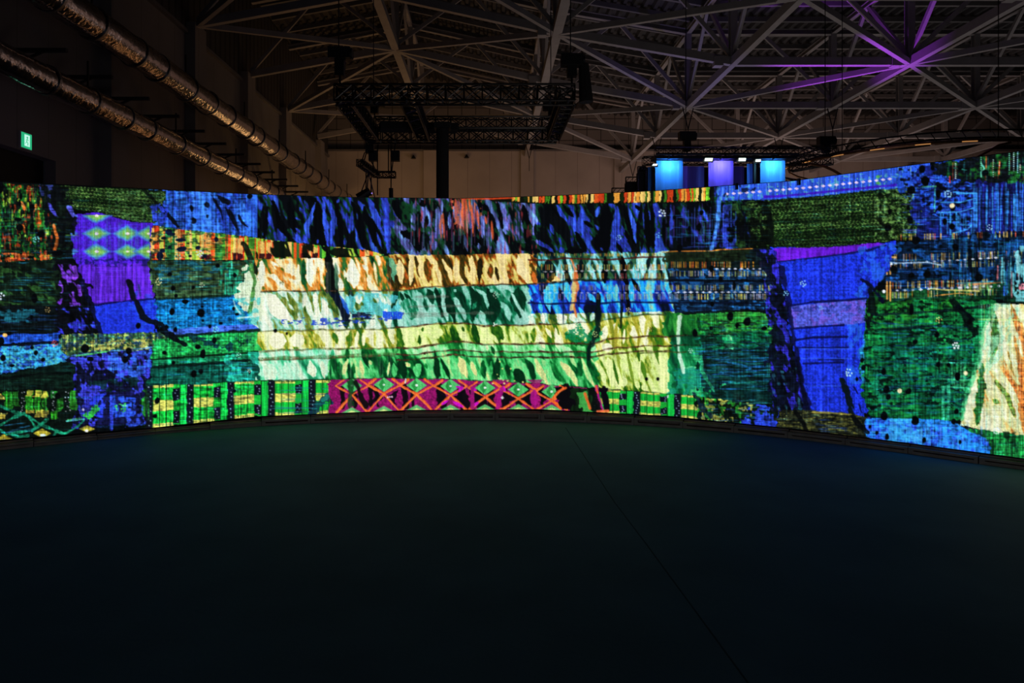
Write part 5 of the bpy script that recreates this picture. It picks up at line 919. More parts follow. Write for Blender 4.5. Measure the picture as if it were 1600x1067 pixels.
ORD = ['first', 'second', 'third', 'fourth', 'fifth', 'sixth', 'seventh', 'eighth', 'ninth', 'tenth', 'eleventh', 'twelfth', 'thirteenth', 'fourteenth', 'fifteenth', 'sixteenth', 'seventeenth', 'eighteenth', 'nineteenth', 'twentieth']

# ---------------------------------------------------------------- hall shell
XW, YE = -15.0, 65.3                       # side wall, end wall
LEDGE = 15.7                               # top of the clad part of both walls
XR = 62.0
fl = MB().box(XW - 6, -12, -.3, XR, YE + 1, 0).build('floor', M['floor']); struct(fl)
sm = MB()
for i, ((x0, y0), (x1, y1)) in enumerate([((.94, 8.45), (.98, 5.35)), ((.98, 5.35), (1.02, 4.45)), ((1.02, 4.45), (1.09, 2.4)), ((1.09, 2.4), (1.15, -3))]):
    sm.beam((x0, y0, .0), (x1, y1, .0), .008, .003)
sm.build('floor_seam', M['seam'], fl)
struct(MB().box(XW - 1, YE, 0, XR, YE + .4, LEDGE).build('wall_back', M['wall_end']))
struct(MB().box(XW - 1, YE + .5, LEDGE, XR, YE + .9, 26).build('wall_back_upper', M['wall_top']))
struct(MB().box(XW - 1, YE - .15, LEDGE - .05, XR, YE + .6, LEDGE + .12).build('trim_1', M['purlin']))
pl = MB()
for x in (-5.7, 3.6, 12.5, 21.6, 30.6, 39.7): pl.box(x - .62, YE - .25, 0, x + .62, YE + .1, LEDGE)
struct(pl.build('trim_2', M['wall_end']))
# side wall: clad panels set back between columns, a louvred band over them, a wide dark doorway under the exit sign
DX0, DX1, DH = 12.0, 24.4, EYE + 4.9       # doorway along y and its height
sw = MB(); x0, x1 = XW - .9, XW - .5
sw.box(x0, -12, 0, x1, DX0, LEDGE - .6); sw.box(x0, DX0, DH, x1, DX1, LEDGE - .6); sw.box(x0, DX1, 0, x1, YE, LEDGE - .6)
struct(sw.build('wall_left', M['wall_side']))
struct(MB().box(x0 + .1, -12, LEDGE - .6, x1 + .05, YE, 26).build('wall_left_upper', M['wall_dark']))
struct(MB().box(XW - 1, -12, LEDGE - .62, XW - .3, YE, LEDGE - .45).build('trim_3', M['purlin']))
struct(MB().box(XW - 1.2, DX0, 0, XW - .95, DX1, DH).build('door_1', M['shutter']))
FR = [19.5, 27.3, 35.1, 43.0, 51.0, 59.6]   # frame lines along the hall
cl = MB()
for y in [11.5, 19.5, 27.3, 35.0, 42.6, 50.6, 60.9]: cl.box(XW - 1, y - .2, 0 if not (DX0 < y < DX1) else DH, XW, y + 1.15, LEDGE)
struct(cl.build('trim_4', M['wall_side']))

# roof: bottom-chord nodes
NX = [-15.0, -5.9, 3.46, 12.5, 21.6, 30.6, 39.7, 48.8]
NZ = [14.1, 15.75, 13.7, 12.15, 12.15, 12.15, 12.15, 12.15]
NZ = [z + EYE for z in NZ]; RISE = 4.6
def roofz(x): return float(np.interp(x, NX, NZ)) + RISE
# deck, ribbed sheet running down the hall
dk = MB(); xs = [];
x = XW - 1
while x < XR - 8: xs.append(x); x += .62
prof = []
for x in xs: prof += [(x, .0), (x + .10, -.22), (x + .30, -.22), (x + .40, .0)]
n = len(prof)
for yy in (-12.0, YE + 1): dk.v += [(px_, yy, roofz(px_) + 1.0 + pz_) for px_, pz_ in prof]
dk.f += [(i, i + 1, n + i + 1, n + i) for i in range(n - 1)]
struct(dk.build('ceiling', M['deck']))

# purlins across the hall
yp = 60.8; k = 0
prl = []
while yp > 20:
    m_ = MB()
    for a, b in zip(NX[:-1], NX[1:]): m_.beam((a, yp, roofz(a) + .55), (b, yp, roofz(b) + .55), .20, .30)
    o = m_.build('roof_purlin', M['purlin'])
    tag(o, 'grey steel roof purlin under the ribbed deck, ' + ORD[k] + ' counted from the back wall' if k < 20 else 'grey steel roof purlin', 'roof beam', 'purlins under the roof deck')
    yp -= 2.3; k += 1

# transverse trusses: bottom chord, top chord, posts and webs
frame_label = ['nearest the camera', 'second from the camera', 'carrying the violet-lit chord', 'fourth from the camera above the black rig', 'fifth from the camera', 'closest to the back wall']
def w3(i, j, dz=0): return Vector((NX[i], FR[j], NZ[i] + dz))
for j in range(len(FR)):
    t = thing('roof_truss', 'grey steel roof truss spanning the hall, ' + frame_label[j], 'roof truss', (0, FR[j], 12), 'trusses spanning the hall')
    m_ = MB()
    for i in range(len(NX) - 1): m_.beam(w3(i, j), w3(i + 1, j), .28, .40)
    for i in range(1, len(NX)): m_.box(NX[i] - 1.0, FR[j] - .22, NZ[i] - .25, NX[i] - .55, FR[j] + .22, NZ[i] + .24)
    m_.build('bottom_chord', M['steel'], t)
    m_ = MB()
    for i in range(len(NX) - 1): m_.hbeam(w3(i, j, RISE), w3(i + 1, j, RISE), .30, .34)
    m_.build('top_chord', M['steel'], t)
    for i in range(1, len(NX)):
        MB().hbeam(w3(i, j, .2), w3(i, j, RISE), .34, .38).build('post', M['steel'], t)
    for i in range(len(NX) - 1):
        mid = (w3(i, j, RISE) + w3(i + 1, j, RISE)) / 2
        MB().beam(w3(i, j, .2), mid, .15, .22).build('web_brace', M['steel'], t)
        MB().beam(w3(i + 1, j, .2), mid, .15, .22).build('web_brace', M['steel'], t)
# longitudinal girders along the hall over each line of nodes
names = ['left wall', 'left half of the black rig', 'right end of the black rig', 'left of the violet lights', 'violet-lit joint', 'right edge of the picture', 'far right', 'outermost right']
for i in range(1, len(NX)):
    t = thing('roof_girder', 'grey steel girder running down the hall over the ' + names[i], 'roof girder', (NX[i], 40, NZ[i]), 'girders running down the hall')
    big = i in (1, 2)
    MB_ = MB()
    for j in range(len(FR) - 1): MB_.beam(w3(i, j), w3(i, j + 1), .46 if big else .30, .42)
    MB_.beam(w3(i, 5), Vector((NX[i], YE, NZ[i])), .30, .42)
    MB_.build('bottom_chord', M['steel'], t)
    m_ = MB()
    for j in range(len(FR) - 1): m_.hbeam(w3(i, j, RISE), w3(i, j + 1, RISE), .28, .30)
    m_.build('top_chord', M['steel'], t)
    for j in range(len(FR) - 1):
        mid = (w3(i, j, RISE) + w3(i, j + 1, RISE)) / 2
        MB().beam(w3(i, j, .2), mid, .18, .2).build('web_brace', M['steel'], t)
        MB().beam(w3(i, j + 1, .2), mid, .18, .2).build('web_brace', M['steel'], t)
    MB().beam(w3(i, 0, 0), (NX[i], -11, NZ[i]), .34, .4).build('near_chord', M['steel'], t)
# diagonals in the plane of the bottom chords, meeting at star joints
bay = ['nearest roof bay', 'roof bay before the violet-lit chord', 'roof bay behind the violet-lit chord', 'roof bay over the booth', 'roof bay closest to the back wall']
for j in range(len(FR) - 1):
    t = thing('roof_brace', 'grey diagonal steel bracing in the ' + bay[j], 'roof bracing', (5, FR[j], 13), 'diagonal bracing between the roof trusses')
    for i in range(len(NX) - 1):
        if (i + j) % 2 == 0: a, b = w3(i, j), w3(i + 1, j + 1)
        else: a, b = w3(i, j + 1), w3(i + 1, j)
        MB().beam(a - Vector((0, 0, .05)), b - Vector((0, 0, .05)), .22, .28).build('diagonal', M['steel'], t)
# short hanger rods under the joints
for (i, j), lb in (((3, 3), 'left of the violet chord'), ((4, 4), 'above the bronze ring'), ((2, 4), 'behind the black rig'), ((4, 3), 'right of the blue booth'), ((3, 4), 'over the blue booth'), ((3, 5), 'left of the booth'), ((2, 5), 'near the back wall')):
    p = w3(i, j); m_ = MB()
    m_.tube((p.x - .35, p.y, p.z - .1), (p.x, p.y, p.z - 1.5), .035); m_.tube((p.x + .35, p.y, p.z - .1), (p.x, p.y, p.z - 1.5), .035); m_.tube((p.x, p.y, p.z - 1.5), (p.x, p.y, p.z - 2.6), .03)
    tag(m_.build('hanger_sling', M['black']), 'dark V shaped wire sling under a roof joint, ' + lb, 'sling', 'wire slings under the roof joints')

# small sprinkler-like cone lights on the end wall
for px_, py_ in ((646, 243), (729, 242), (1433, 247), (552, 232)):
    X = (px_ - VX) / FPX * (YE - .35); Z = EYE + (VY - py_) / FPX * (YE - .35); m_ = MB(); m_.tube((X, YE - .3, Z), (X, YE - .3, Z - .28), .06, 8, .26); m_.tube((X, YE, Z), (X, YE - .35, Z), .06, 6)
    if px_ == 552: continue
    tag(m_.build('wall_loudspeaker', M['black']), {646: 'small dark cone fixture high on the back wall, left of the black column', 729: 'small dark cone fixture high on the back wall, right of the black column', 1433: 'small dark cone fixture high on the back wall above the blue screen strip'}[px_], 'wall fixture', 'cone fixtures on the back wall')

# ---------------------------------------------------------------- ducts along the side wall
def duct(name_label, X, Z, r, y0, y1, seed):
    rr = random.Random(seed)
    t = thing('air_duct', name_label, 'duct', (X, y0, Z), 'foil ducts along the left wall')
    m_ = MB(); n = 28; ys = []
    y = y0
    while y < y1: ys.append(y); y += .35
    for q, yy in enumerate(ys):
        rk = r * (1 + rr.uniform(-.022, .022)); sg = math.sin(yy * .55) * .02
        for i in range(n):
            a = 2 * math.pi * i / n; jr = rk * (1 + rr.uniform(-.02, .02)); m_.v.append((X + jr * math.cos(a), yy, Z + sg + jr * math.sin(a)))
    for q in range(len(ys) - 1):
        for i in range(n): m_.f.append((q * n + i, q * n + (i + 1) % n, (q + 1) * n + (i + 1) % n, (q + 1) * n + i))
    m_.f.append(tuple(range(n))); m_.f.append(tuple(range((len(ys) - 1) * n, len(ys) * n))[::-1])
    m_.build('duct_casing', M['foil'], t, True)
    y = y0 + 1.1; k = 0
    while y < y1 - .5:
        b = MB(); wd = .10
        for i in range(n):
            a0, a1 = 2 * math.pi * i / n, 2 * math.pi * (i + 1) / n; R0, R1 = r * 1.0, r * 1.09
            P = []
            for yy in (y, y + wd):
                for a in (a0, a1):
                    for q in (R0, R1): P.append((X + q * math.cos(a), yy, Z + q * math.sin(a)))
            b.add(P, [(1, 3, 7, 5), (0, 1, 5, 4)[::-1], (0, 2, 3, 1), (4, 5, 7, 6), (2, 6, 7, 3)])
        b.build('collar', M['band'], t)
        if k % 3 == 0:
            MB().box(X - .03, y, Z + r * .98, X + .03, y + .05, Z + r + .9).build('hanger', M['black'], t)
        y += rr.choice((1.7, 2.2, 2.6)); k += 1
    return t
duct('upper silver foil duct high on the left wall with an amber sheen', -13.0, EYE + 9.0, .52, 3.0, 63.5, 1)
duct('lower silver foil duct above the exit sign, nearer the screen', -13.6, EYE + 6.7, .43, 3.0, 44.0, 2)
# brackets between the ducts
y = 21.1; k = 0
while y < 62:
    m_ = MB(); m_.box(XW - .45, y, EYE + 7.62, -13.1, y + .12, EYE + 7.74); m_.beam((XW - .3, y + .06, EYE + 7.0), (-13.8, y + .06, EYE + 7.66), .07, .07)
    tag(m_.build('duct_bracket', M['deck']), 'black steel wall bracket between the two ducts, ' + ORD[k] + ' from the camera end', 'bracket', 'wall brackets between the ducts')
    y += 2.56; k += 1

# ---------------------------------------------------------------- exit sign on the side wall
t = thing('exit_sign', 'small lit green running man exit sign on the left wall above the dark doorway', 'exit sign', (XW - .5, 22.9, EYE + 5.25))
sx, sy, sz, ss = XW - .44, 22.78, EYE + 5.25, .50
MB().box(XW - .52, sy - ss / 2 - .03, sz - ss / 2 - .03, XW - .45, sy + ss / 2 + .03, sz + ss / 2 + .03).build('casing', M['white'], t)
MB().box(XW - .45, sy - ss / 2, sz - ss / 2, sx, sy + ss / 2, sz + ss / 2).build('sign_face', M['exit_g'], t)
f = MB(); q = sx + .004
def rect(b, u0, v0, u1, v1): b.box(sx - .002, sy + u0 * ss, sz + v0 * ss, q, sy + u1 * ss, sz + v1 * ss)
rect(f, -.22, -.36, .30, .40)
f.build('doorway_panel', M['exit_w'], t)
g_ = MB()
g_.tube((q, sy + .02, sz + .11), (q + .004, sy + .02, sz + .11), .035, 12)
for a, b in (((.02, .14), (-.04, -.04)), ((-.04, -.04), (.08, -.14)), ((.08, -.14), (.06, -.30)), ((-.04, -.04), (-.10, -.16)), ((-.10, -.16), (-.20, -.20)), ((.0, .10), (.14, .04)), ((.0, .10), (-.12, .02))):
    g_.beam((q + .002, sy + a[0] * ss, sz + a[1] * ss), (q + .002, sy + b[0] * ss, sz + b[1] * ss), .012 if 0 else .036, .006)
g_.build('running_figure', M['exit_g'], t)

# ---------------------------------------------------------------- curved LED screen
PXS = [0, 240, 400, 545, 720, 860, 1023, 1240, 1424, 1600]
DPS = [7.23, 8.05, 8.60, 8.88, 9.03, 8.93, 8.56, 7.85, 7.03, 6.40]
cf = np.polyfit([(x - VX) / FPX for x in PXS], DPS, 4)
def plan(u):                                # screen column -> plan position
    c = min(max(u, 0), 1600); d = float(np.polyval(cf, (c - VX) / FPX)); X = (c - VX) / FPX * d
    if u != c:                              # the ends run on straight
        s = 1 if u > c else -1; c2 = c - s * 10; d2 = float(np.polyval(cf, (c2 - VX) / FPX)); X2 = (c2 - VX) / FPX * d2
        k = (u - c) / (s * 10) * 1.15; return X + (X - X2) * k, d + (d - d2) * k
    return X, d
def ztop(u):
    c = min(max(u, 0), 1600); d = plan(c)[1]; return EYE + (VY - topy(c)) * d / FPX
def zbot(u):
    c = min(max(u, 0), 1600); d = plan(c)[1]; return EYE + (VY - boty(c)) * d / FPX
NC, NR = 1900, 430
us = np.linspace(PX0 + 2, PX0 + PW - 3, NC)
P = np.array([plan(u) for u in us]); ZT = np.array([ztop(u) for u in us]); ZB = np.array([zbot(u) for u in us])
TY = np.array([topy(u) for u in us]); BY = np.array([boty(u) for u in us])
vv = np.linspace(0, 1, NR)
Vx = np.repeat(P[:, 0][None, :], NR, 0); Vy = np.repeat(P[:, 1][None, :], NR, 0); Vz = ZT[None, :] * (1 - vv[:, None]) + ZB[None, :] * vv[:, None]
co = np.stack([Vx, Vy, Vz], -1).reshape(-1, 3).astype(np.float32)
idx = np.arange(NC * NR).reshape(NR, NC)
qd = np.stack([idx[:-1, :-1], idx[1:, :-1], idx[1:, 1:], idx[:-1, 1:]], -1).reshape(-1, 4).astype(np.int32)
me = bpy.data.meshes.new('display'); me.vertices.add(len(co)); me.vertices.foreach_set('co', co.ravel())
me.loops.add(qd.size); me.loops.foreach_set('vertex_index', qd.ravel()); me.polygons.add(len(qd))
me.polygons.foreach_set('loop_start', np.arange(0, qd.size, 4, dtype=np.int32)); me.polygons.foreach_set('loop_total', np.full(len(qd), 4, np.int32))
me.update(calc_edges=True)
cx_ = np.clip(us - PX0 - .5, 0, PW - 2); cy_ = np.clip((TY[None, :] + (BY - TY)[None, :] * vv[:, None]) - PY0 - .5, 0, PH - 2)
ix = np.floor(cx_).astype(int); fx = (cx_ - ix)[None, :, None]; iy = np.floor(cy_).astype(int); fy = (cy_ - iy)[..., None]; ixx = np.repeat(ix[None, :], NR, 0)
smp = (IMG[iy, ixx] * (1 - fx) + IMG[iy, ixx + 1] * fx) * (1 - fy) + (IMG[iy + 1, ixx] * (1 - fx) + IMG[iy + 1, ixx + 1] * fx) * fy
lin = smp / 255.0; lin = np.where(lin <= .04045, lin / 12.92, ((lin + .055) / 1.055) ** 2.4)
ca = me.color_attributes.new('content', 'FLOAT_COLOR', 'POINT')
ca.data.foreach_set('color', np.concatenate([lin.reshape(-1, 3), np.ones((len(co), 1))], 1).astype(np.float32).ravel())
dm = bpy.data.materials.new('led_display'); dm.use_nodes = True; nt = dm.node_tree; b = nt.nodes['Principled BSDF']
at = nt.nodes.new('ShaderNodeAttribute'); at.attribute_name = 'content'
b.inputs['Base Color'].default_value = (.008, .008, .008, 1); b.inputs['Roughness'].default_value = .6
nt.links.new(at.outputs['Color'], b.inputs['Emission Color']); b.inputs['Emission Strength'].default_value = 1.0
me.materials.append(dm)
scr = thing('led_screen', 'long curved video wall glowing with patchwork of woven cloth patterns', 'video screen', (0, 9.0, 0))
o = bpy.data.objects.new('display', me); COL.objects.link(o); o.parent = scr; o.matrix_parent_inverse = Matrix.Translation(-Vector(scr.location))
def normal_out(u):
    a = plan(u - 5); c = plan(u + 5); dx, dy = c[0] - a[0], c[1] - a[1]; L = math.hypot(dx, dy); return -dy / L, dx / L
ub = list(range(-158, 1757, 16)); bk = MB()
for u in ub:
    X, Y = plan(u); nx, ny = normal_out(u)
    for q, z in ((.006, zbot(u)), (.006, ztop(u) + .008), (.16, ztop(u) + .008), (.16, zbot(u))): bk.v.append((X + nx * q, Y + ny * q, z))
for i in range(len(ub) - 1):
    a = i * 4; c = a + 4
    for k in range(4): bk.f.append((a + k, a + (k + 1) % 4, c + (k + 1) % 4, c + k))
bk.f += [(0, 1, 2, 3), tuple(len(bk.v) - 4 + k for k in (3, 2, 1, 0))]
bk.build('cabinet_backs', M['black'], scr)
# plinth: short lengths, each a channel with slots between small webs
arc = [0]; uu = list(range(-158, 1757, 2))
for a, c in zip(uu[:-1], uu[1:]):
    pa, pb = plan(a), plan(c); arc.append(arc[-1] + math.dist(pa, pb))
def u_at(s): return float(np.interp(s, arc, uu))
s = .1; SEG = .60
while s < arc[-1] - SEG:
    u0, u1 = u_at(s + .004), u_at(s + SEG - .004); a, c = plan(u0), plan(u1); nx, ny = normal_out((u0 + u1) / 2)
    f = .045
    A = Vector((a[0] - nx * f, a[1] - ny * f, 0)); B = Vector((c[0] - nx * f, c[1] - ny * f, 0)); zt = min(zbot(u0), zbot(u1)) - .012
    m_ = MB(); D = (B - A).normalized(); up = Vector((0, 0, 1)); N = Vector((nx, ny, 0))
    def bar(p, q, z0, z1, th, push=0.0):
        P4 = [p + N * push, q + N * push, q + N * (push + th), p + N * (push + th)]
        m_.add([(v.x, v.y, z0) for v in P4] + [(v.x, v.y, z1) for v in P4], [(3, 2, 1, 0), (4, 5, 6, 7), (0, 1, 5, 4), (1, 2, 6, 5), (2, 3, 7, 6), (3, 0, 4, 7)])
    bar(A, B, .0, .030, .13); bar(A, B, zt - .048, zt - .024, .13); bar(A, B, .03, zt - .01, .03, .09)
    bar(A, A + D * .045, .03, zt - .045, .10); bar(B - D * .03, B, .03, zt - .045, .10)
    m_.build('plinth', M['plinth'], scr)
    s += SEG
# small clips hooked over the top edge
for u in (1247, 1150):
    X, Y = plan(u); nx, ny = normal_out(u); z = ztop(u)
    MB().box(X - .012, Y - .04, z - .055, X + .012, Y + .15, z + .02).build('edge_clip', M['black'], scr)

# ---------------------------------------------------------------- black flown rig
def truss(m_, a, b, s=.34, step=.5, r=.022, up=(0, 0, 1)):
    """square box truss between the centres a and b"""
    a = Vector(a); b = Vector(b); d = (b - a).normalized(); up = Vector(up); x = d.cross(up).normalized(); z = x.cross(d).normalized(); h = s / 2
    C = [(-h, -h), (h, -h), (h, h), (-h, h)]
    for i, j in C: m_.tube(a + x * i + z * j, b + x * i + z * j, r, 6)
    n = max(1, round((b - a).length / step)); L = (b - a) / n
    for k in range(n + 1):
        p = a + L * k
        for q in range(4):
            i, j = C[q]; i2, j2 = C[(q + 1) % 4]; m_.tube(p + x * i + z * j, p + x * i2 + z * j2, r * .6, 4)
            if k < n:
                if k % 2 == 0: m_.tube(p + x * i + z * j, p + L + x * i2 + z * j2, r * .6, 4)
                else: m_.tube(p + x * i2 + z * j2, p + L + x * i + z * j, r * .6, 4)
                if q % 2 == 1: m_.tube(p + x * i2 + z * j2, p + L + x * i + z * j, r * .5, 4) if k % 2 == 0 else m_.tube(p + x * i + z * j, p + L + x * i2 + z * j2, r * .5, 4)
    return m_
ZR = EYE + 4.83
rig = thing('lighting_truss', 'large black rectangular lighting truss hanging over the left middle of the screen', 'lighting truss', (-.9, 16, ZR))
def part(name, m_, mm=M['tube'], par=rig): return m_.build(name, mm, par)
yn, yf = 16.2, 20.3
part('front_beam', truss(MB(), (-3.65, yn, ZR), (2.0, yn, ZR), .38, .45, .028))
part('rear_beam', truss(MB(), (-3.65, yf, ZR), (2.0, yf, ZR), .36, .45, .028))
part('rear_beam', truss(MB(), (-3.4, yf - .05, ZR + .36), (2.0, yf - .05, ZR + .36), .32, .45, .024))
part('left_beam', truss(MB(), (-3.48, yn + .2, ZR), (-3.48, yf - .2, ZR), .40, .4, .030))
part('right_beam', truss(MB(), (1.87, yn + .2, ZR), (1.87, yf - .2, ZR), .34, .4, .030))
part('middle_beam', truss(MB(), (-1.95, yn + .2, ZR), (-1.95, yf - .2, ZR), .36, .4, .030))
for q in ((-3.3, -.14), (1.72, .0), (2.04, .0), (-1.78, -.1)): part('cable_rail', MB().box(q[0] - .012, yn + .2, ZR - .23, q[0] + .012, yf - .2, ZR - .20), M['band'])
m_ = MB()
for x in [-3.2 + .42 * k for k in range(13)]: m_.box(x - .02, yn - .24, ZR - .27, x + .02, yn - .2, ZR - .19); m_.box(x - .02, yf - .22, ZR - .25, x + .02, yf - .18, ZR - .19)
part('clamp_row', m_, M['band'])
m_ = MB(); m_.beam((-3.1, yf - 1.0, ZR + .02), (-.95, yf - .4, ZR + .12), .5, .2); part('cable_tray', m_, M['matt'])
def hoist(label, X, Y, zb, ztp, h=.5, bag=False, roof=None):
    t = thing('chain_hoist', label, 'chain hoist', (X, Y, zb), 'chain hoists holding the trusses')
    m_ = MB(); m_.box(X - .11, Y - .1, ztp - h, X + .11, Y + .1, ztp - .05); m_.box(X - .26, Y - .13, ztp - .14, X + .26, Y + .13, ztp + .12); m_.tube((X - .2, Y, ztp - .02), (X + .3, Y, ztp - .02), .13, 10)
    m_.build('motor', M['black'], t)
    m_ = MB(); m_.tube((X, Y, zb), (X, Y, ztp - h), .025); m_.tube((X - .03, Y, ztp), (X - .03, Y, roof or roofz(X) - RISE - .1), .014, 5); m_.build('chain', M['black'], t)
    if bag:
        m_ = MB(); m_.tube((X + .28, Y, ztp - .1), (X + .34, Y, ztp - 1.0), .12, 10, .17); m_.build('chain_bag', M['matt'], t)
    return t
hoist('black chain hoist on the near left corner of the black rig', -3.55, yn, ZR + .2, ZR + .98, .55)
hoist('black chain hoist with hanging bag on the near right corner of the black rig', 1.95, yn, ZR + .2, ZR + .82, .4, True)
hoist('black chain hoist on the far left corner of the black rig', -3.42, yf, ZR + .60, ZR + 1.0, .35)
hoist('black chain hoist on the far right corner of the black rig', 1.85, yf, ZR + .56, ZR + .9, .3)
# black column behind the screen
t = thing('black_column', 'tall black cloth wrapped column rising behind the screen to the rig', 'column', (-1.33, 19.0, 0))
MB().tube((-1.31, 19.0, 0), (-1.31, 19.0, EYE + 4.78), .175, 20, .175).build('sleeve', M['matt'], t)
MB().box(-1.53, 18.78, EYE + 4.70, -1.09, 19.22, EYE + 4.86).build('head_plate', M['black'], t)
# small truss frame hung under the far left corner
t = thing('hanging_truss', 'small black L shaped truss hanging low left of the black column', 'lighting truss', (-3.4, 21, 5.3))
yq = 21.5
def at(px_, py_, d): return ((px_ - VX) / FPX * d, d, EYE + (VY - py_) / FPX * d)
a = at(588, 273, yq); b = at(618, 273, yq); c = at(562, 254, yq - 2.2)
truss(MB(), a, b, .18, .22, .018).build('cross_beam', M['tube'], t); truss(MB(), c, a, .18, .25, .018).build('side_beam', M['tube'], t)
for p, q, nm in ((at(578, 222, yq), at(578, 240, yq), 1), (at(583, 236, yq), at(583, 252, yq), 1), (at(618, 236, yq), at(618, 252, yq), 1)):
    MB().box(p[0] - .13, p[1] - .1, q[2], p[0] + .13, p[1] + .1, p[2]).build('motor', M['black'], t)
m_ = MB()
for p, q in (((583, 222), (583, 268)), ((570, 238), (564, 256)), ((607, 222), (607, 268)), ((618, 222), (612, 268)), ((580, 252), (590, 272)), ((576, 226), (568, 255)), ((590, 226), (590, 305)), ((572, 260), (572, 306)), ((580, 276), (580, 306))):
    m_.tube(at(*p, yq), at(*q, yq), .02, 5)
m_.build('wires', M['black'], t)
t = thing('moving_light', 'black moving light with violet lens hanging just above the screen edge', 'stage light', at(573, 302, yq - .6))
p = at(573, 304, yq - .6); q = at(607, 300, yq)
MB().tube((p[0] - .25, p[1], p[2] - .12), (p[0] + .1, p[1], p[2] + .12), .16, 12, .12).build('lamp_head', M['black'], t)
m_ = MB(); k3 = Vector(c).lerp(Vector(a), .5) - Vector((0, 0, .112)); m_.tube(k3, p, .018); m_.tube(k3, (p[0] - .2, p[1], p[2]), .018); m_.tube(k3, (p[0] + .25, p[1], p[2] - .1), .018); m_.build('yoke', M['black'], t)
m_ = MB(); m_.tube((p[0] - .27, p[1] - .05, p[2] - .1), (p[0] - .25, p[1] - .04, p[2] - .09), .035, 8); m_.tube((p[0] + .18, p[1] - .12, p[2] + .02), (p[0] + .18, p[1] - .14, p[2] + .02), .022, 8); m_.build('lens', M['sparkle'], t)
m_ = MB(); m_.tube(at(611, 200, yq + .5), at(611, 303, yq + .5), .022); m_.tube(at(611, 296, yq + .5), at(611, 600, yq + .5), .03, 6); m_.tube(at(611, 294, yq + .5), at(611, 312, yq + .5), .07, 8)
tag(m_.build('drop_cable', M['black']), 'thin black drop cable with a plug hanging left of the black column', 'cable')

# ---------------------------------------------------------------- blue lit booth beyond the screen
YB = 22.0; U = YB / FPX
def bx_(px_): return (px_ - VX) * U
def bz_(py_): return EYE + (VY - py_) * U
booth = thing('booth_wall', 'blue lit cloth booth wall standing beyond the right middle of the screen', 'booth', (bx_(1120), YB, 0))
def cloth(px0, px1, mm, y=YB, zt=251, fold=0.05, name='banner'):
    m_ = MB(); n = 14; x0, x1 = bx_(px0), bx_(px1)
    for i in range(n + 1):
        x = x0 + (x1 - x0) * i / n; yy = y + math.sin(i * 1.4) * fold * .2 + (.05 if i % 6 == 5 else 0) * fold * 4
        for z in (0.3, bz_(zt)): m_.v.append((x, yy, z))
        for z in (bz_(zt), .3): m_.v.append((x, yy + .03, z))
    for i in range(n):
        a = i * 4; c = a + 4
        for k in range(4): m_.f.append((a + k, a + (k + 1) % 4, c + (k + 1) % 4, c + k))
    m_.build(name, mm, booth)
cloth(1024, 1067, M['fabric']); cloth(1107, 1146, M['fabric3']); cloth(1188, 1227, M['fabric']); cloth(1016, 1021, M['fabric'], YB + .3, 258); cloth(1171, 1180, M['fabric'], YB + .2, 254)
cloth(1066, 1108, M['fabric2'], YB + .5, 255, name='dark_banner'); cloth(1145, 1172, M['fabric2'], YB + .5, 255, name='dark_banner')
MB().box(bx_(1010), YB + 1.0, 0, bx_(1229), YB + 1.15, bz_(252)).build('back_panel', M['matt'], booth)
MB().box(bx_(1180), YB + .1, 0, bx_(1188), YB + .3, bz_(251)).build('upright', M['black'], booth)
MB().box(bx_(1021), YB + .1, 0, bx_(1024), YB + .3, bz_(255)).build('upright', M['black'], booth)
MB().box(bx_(1020), YB - .25, bz_(250), bx_(1240), YB + .3, bz_(246)).build('header', M['black'], booth)
bt = thing('booth_truss', 'long black truss carrying the lamps over the blue booth', 'lighting truss', (bx_(1150), YB, bz_(240)))
truss(MB(), (bx_(1022), YB - .15, bz_(238.5)), (bx_(1300), YB - .15, bz_(238.5)), .24, .3, .018).build('front_beam', M['tube'], bt)
truss(MB(), (bx_(1022), YB + 1.6, bz_(236)), (bx_(1300), YB + 1.6, bz_(236)), .26, .3, .018).build('rear_beam', M['tube'], bt)
m_ = MB(); m_.box(bx_(1022), YB - .42, bz_(245.5), bx_(1240), YB - .30, bz_(243)); m_.build('cable_tray', M['matt'], bt)
hoist('black chain hoist above the blue booth', bx_(1076), YB + .2, bz_(236), bz_(210), .5, roof=13)
hoist('black chain hoist above the bronze ring', bx_(1305), YB + .6, bz_(234), bz_(213), .4, roof=13)
for px_, colr, pw, lb in ((1045, (.22, .62, 1.0), 30, 'black spotlight washing the leftmost banner sky blue'), (1125, (.34, .28, 1.0), 26, 'black spotlight washing the middle banner violet blue'), (1206, (.22, .68, 1.0), 30, 'black spotlight washing the rightmost banner sky blue')):
    x = bx_(px_); t = thing('spotlight', lb, 'spotlight', (x, YB - .5, bz_(252)), 'spotlights over the blue banners')
    MB().box(x - .14, YB - .62, bz_(253.5), x + .14, YB - .36, bz_(250)).build('housing', M['black'], t)
    MB().box(x - .02, YB - .5, bz_(250), x + .02, YB - .44, bz_(245.6)).build('bracket', M['black'], t)
    lamp('spot_bulb', 'SPOT', (x, YB - .36, bz_(254)), (x, YB + .12, bz_(264)), pw * 1.5, colr, .04, spot=150, blend=.8)
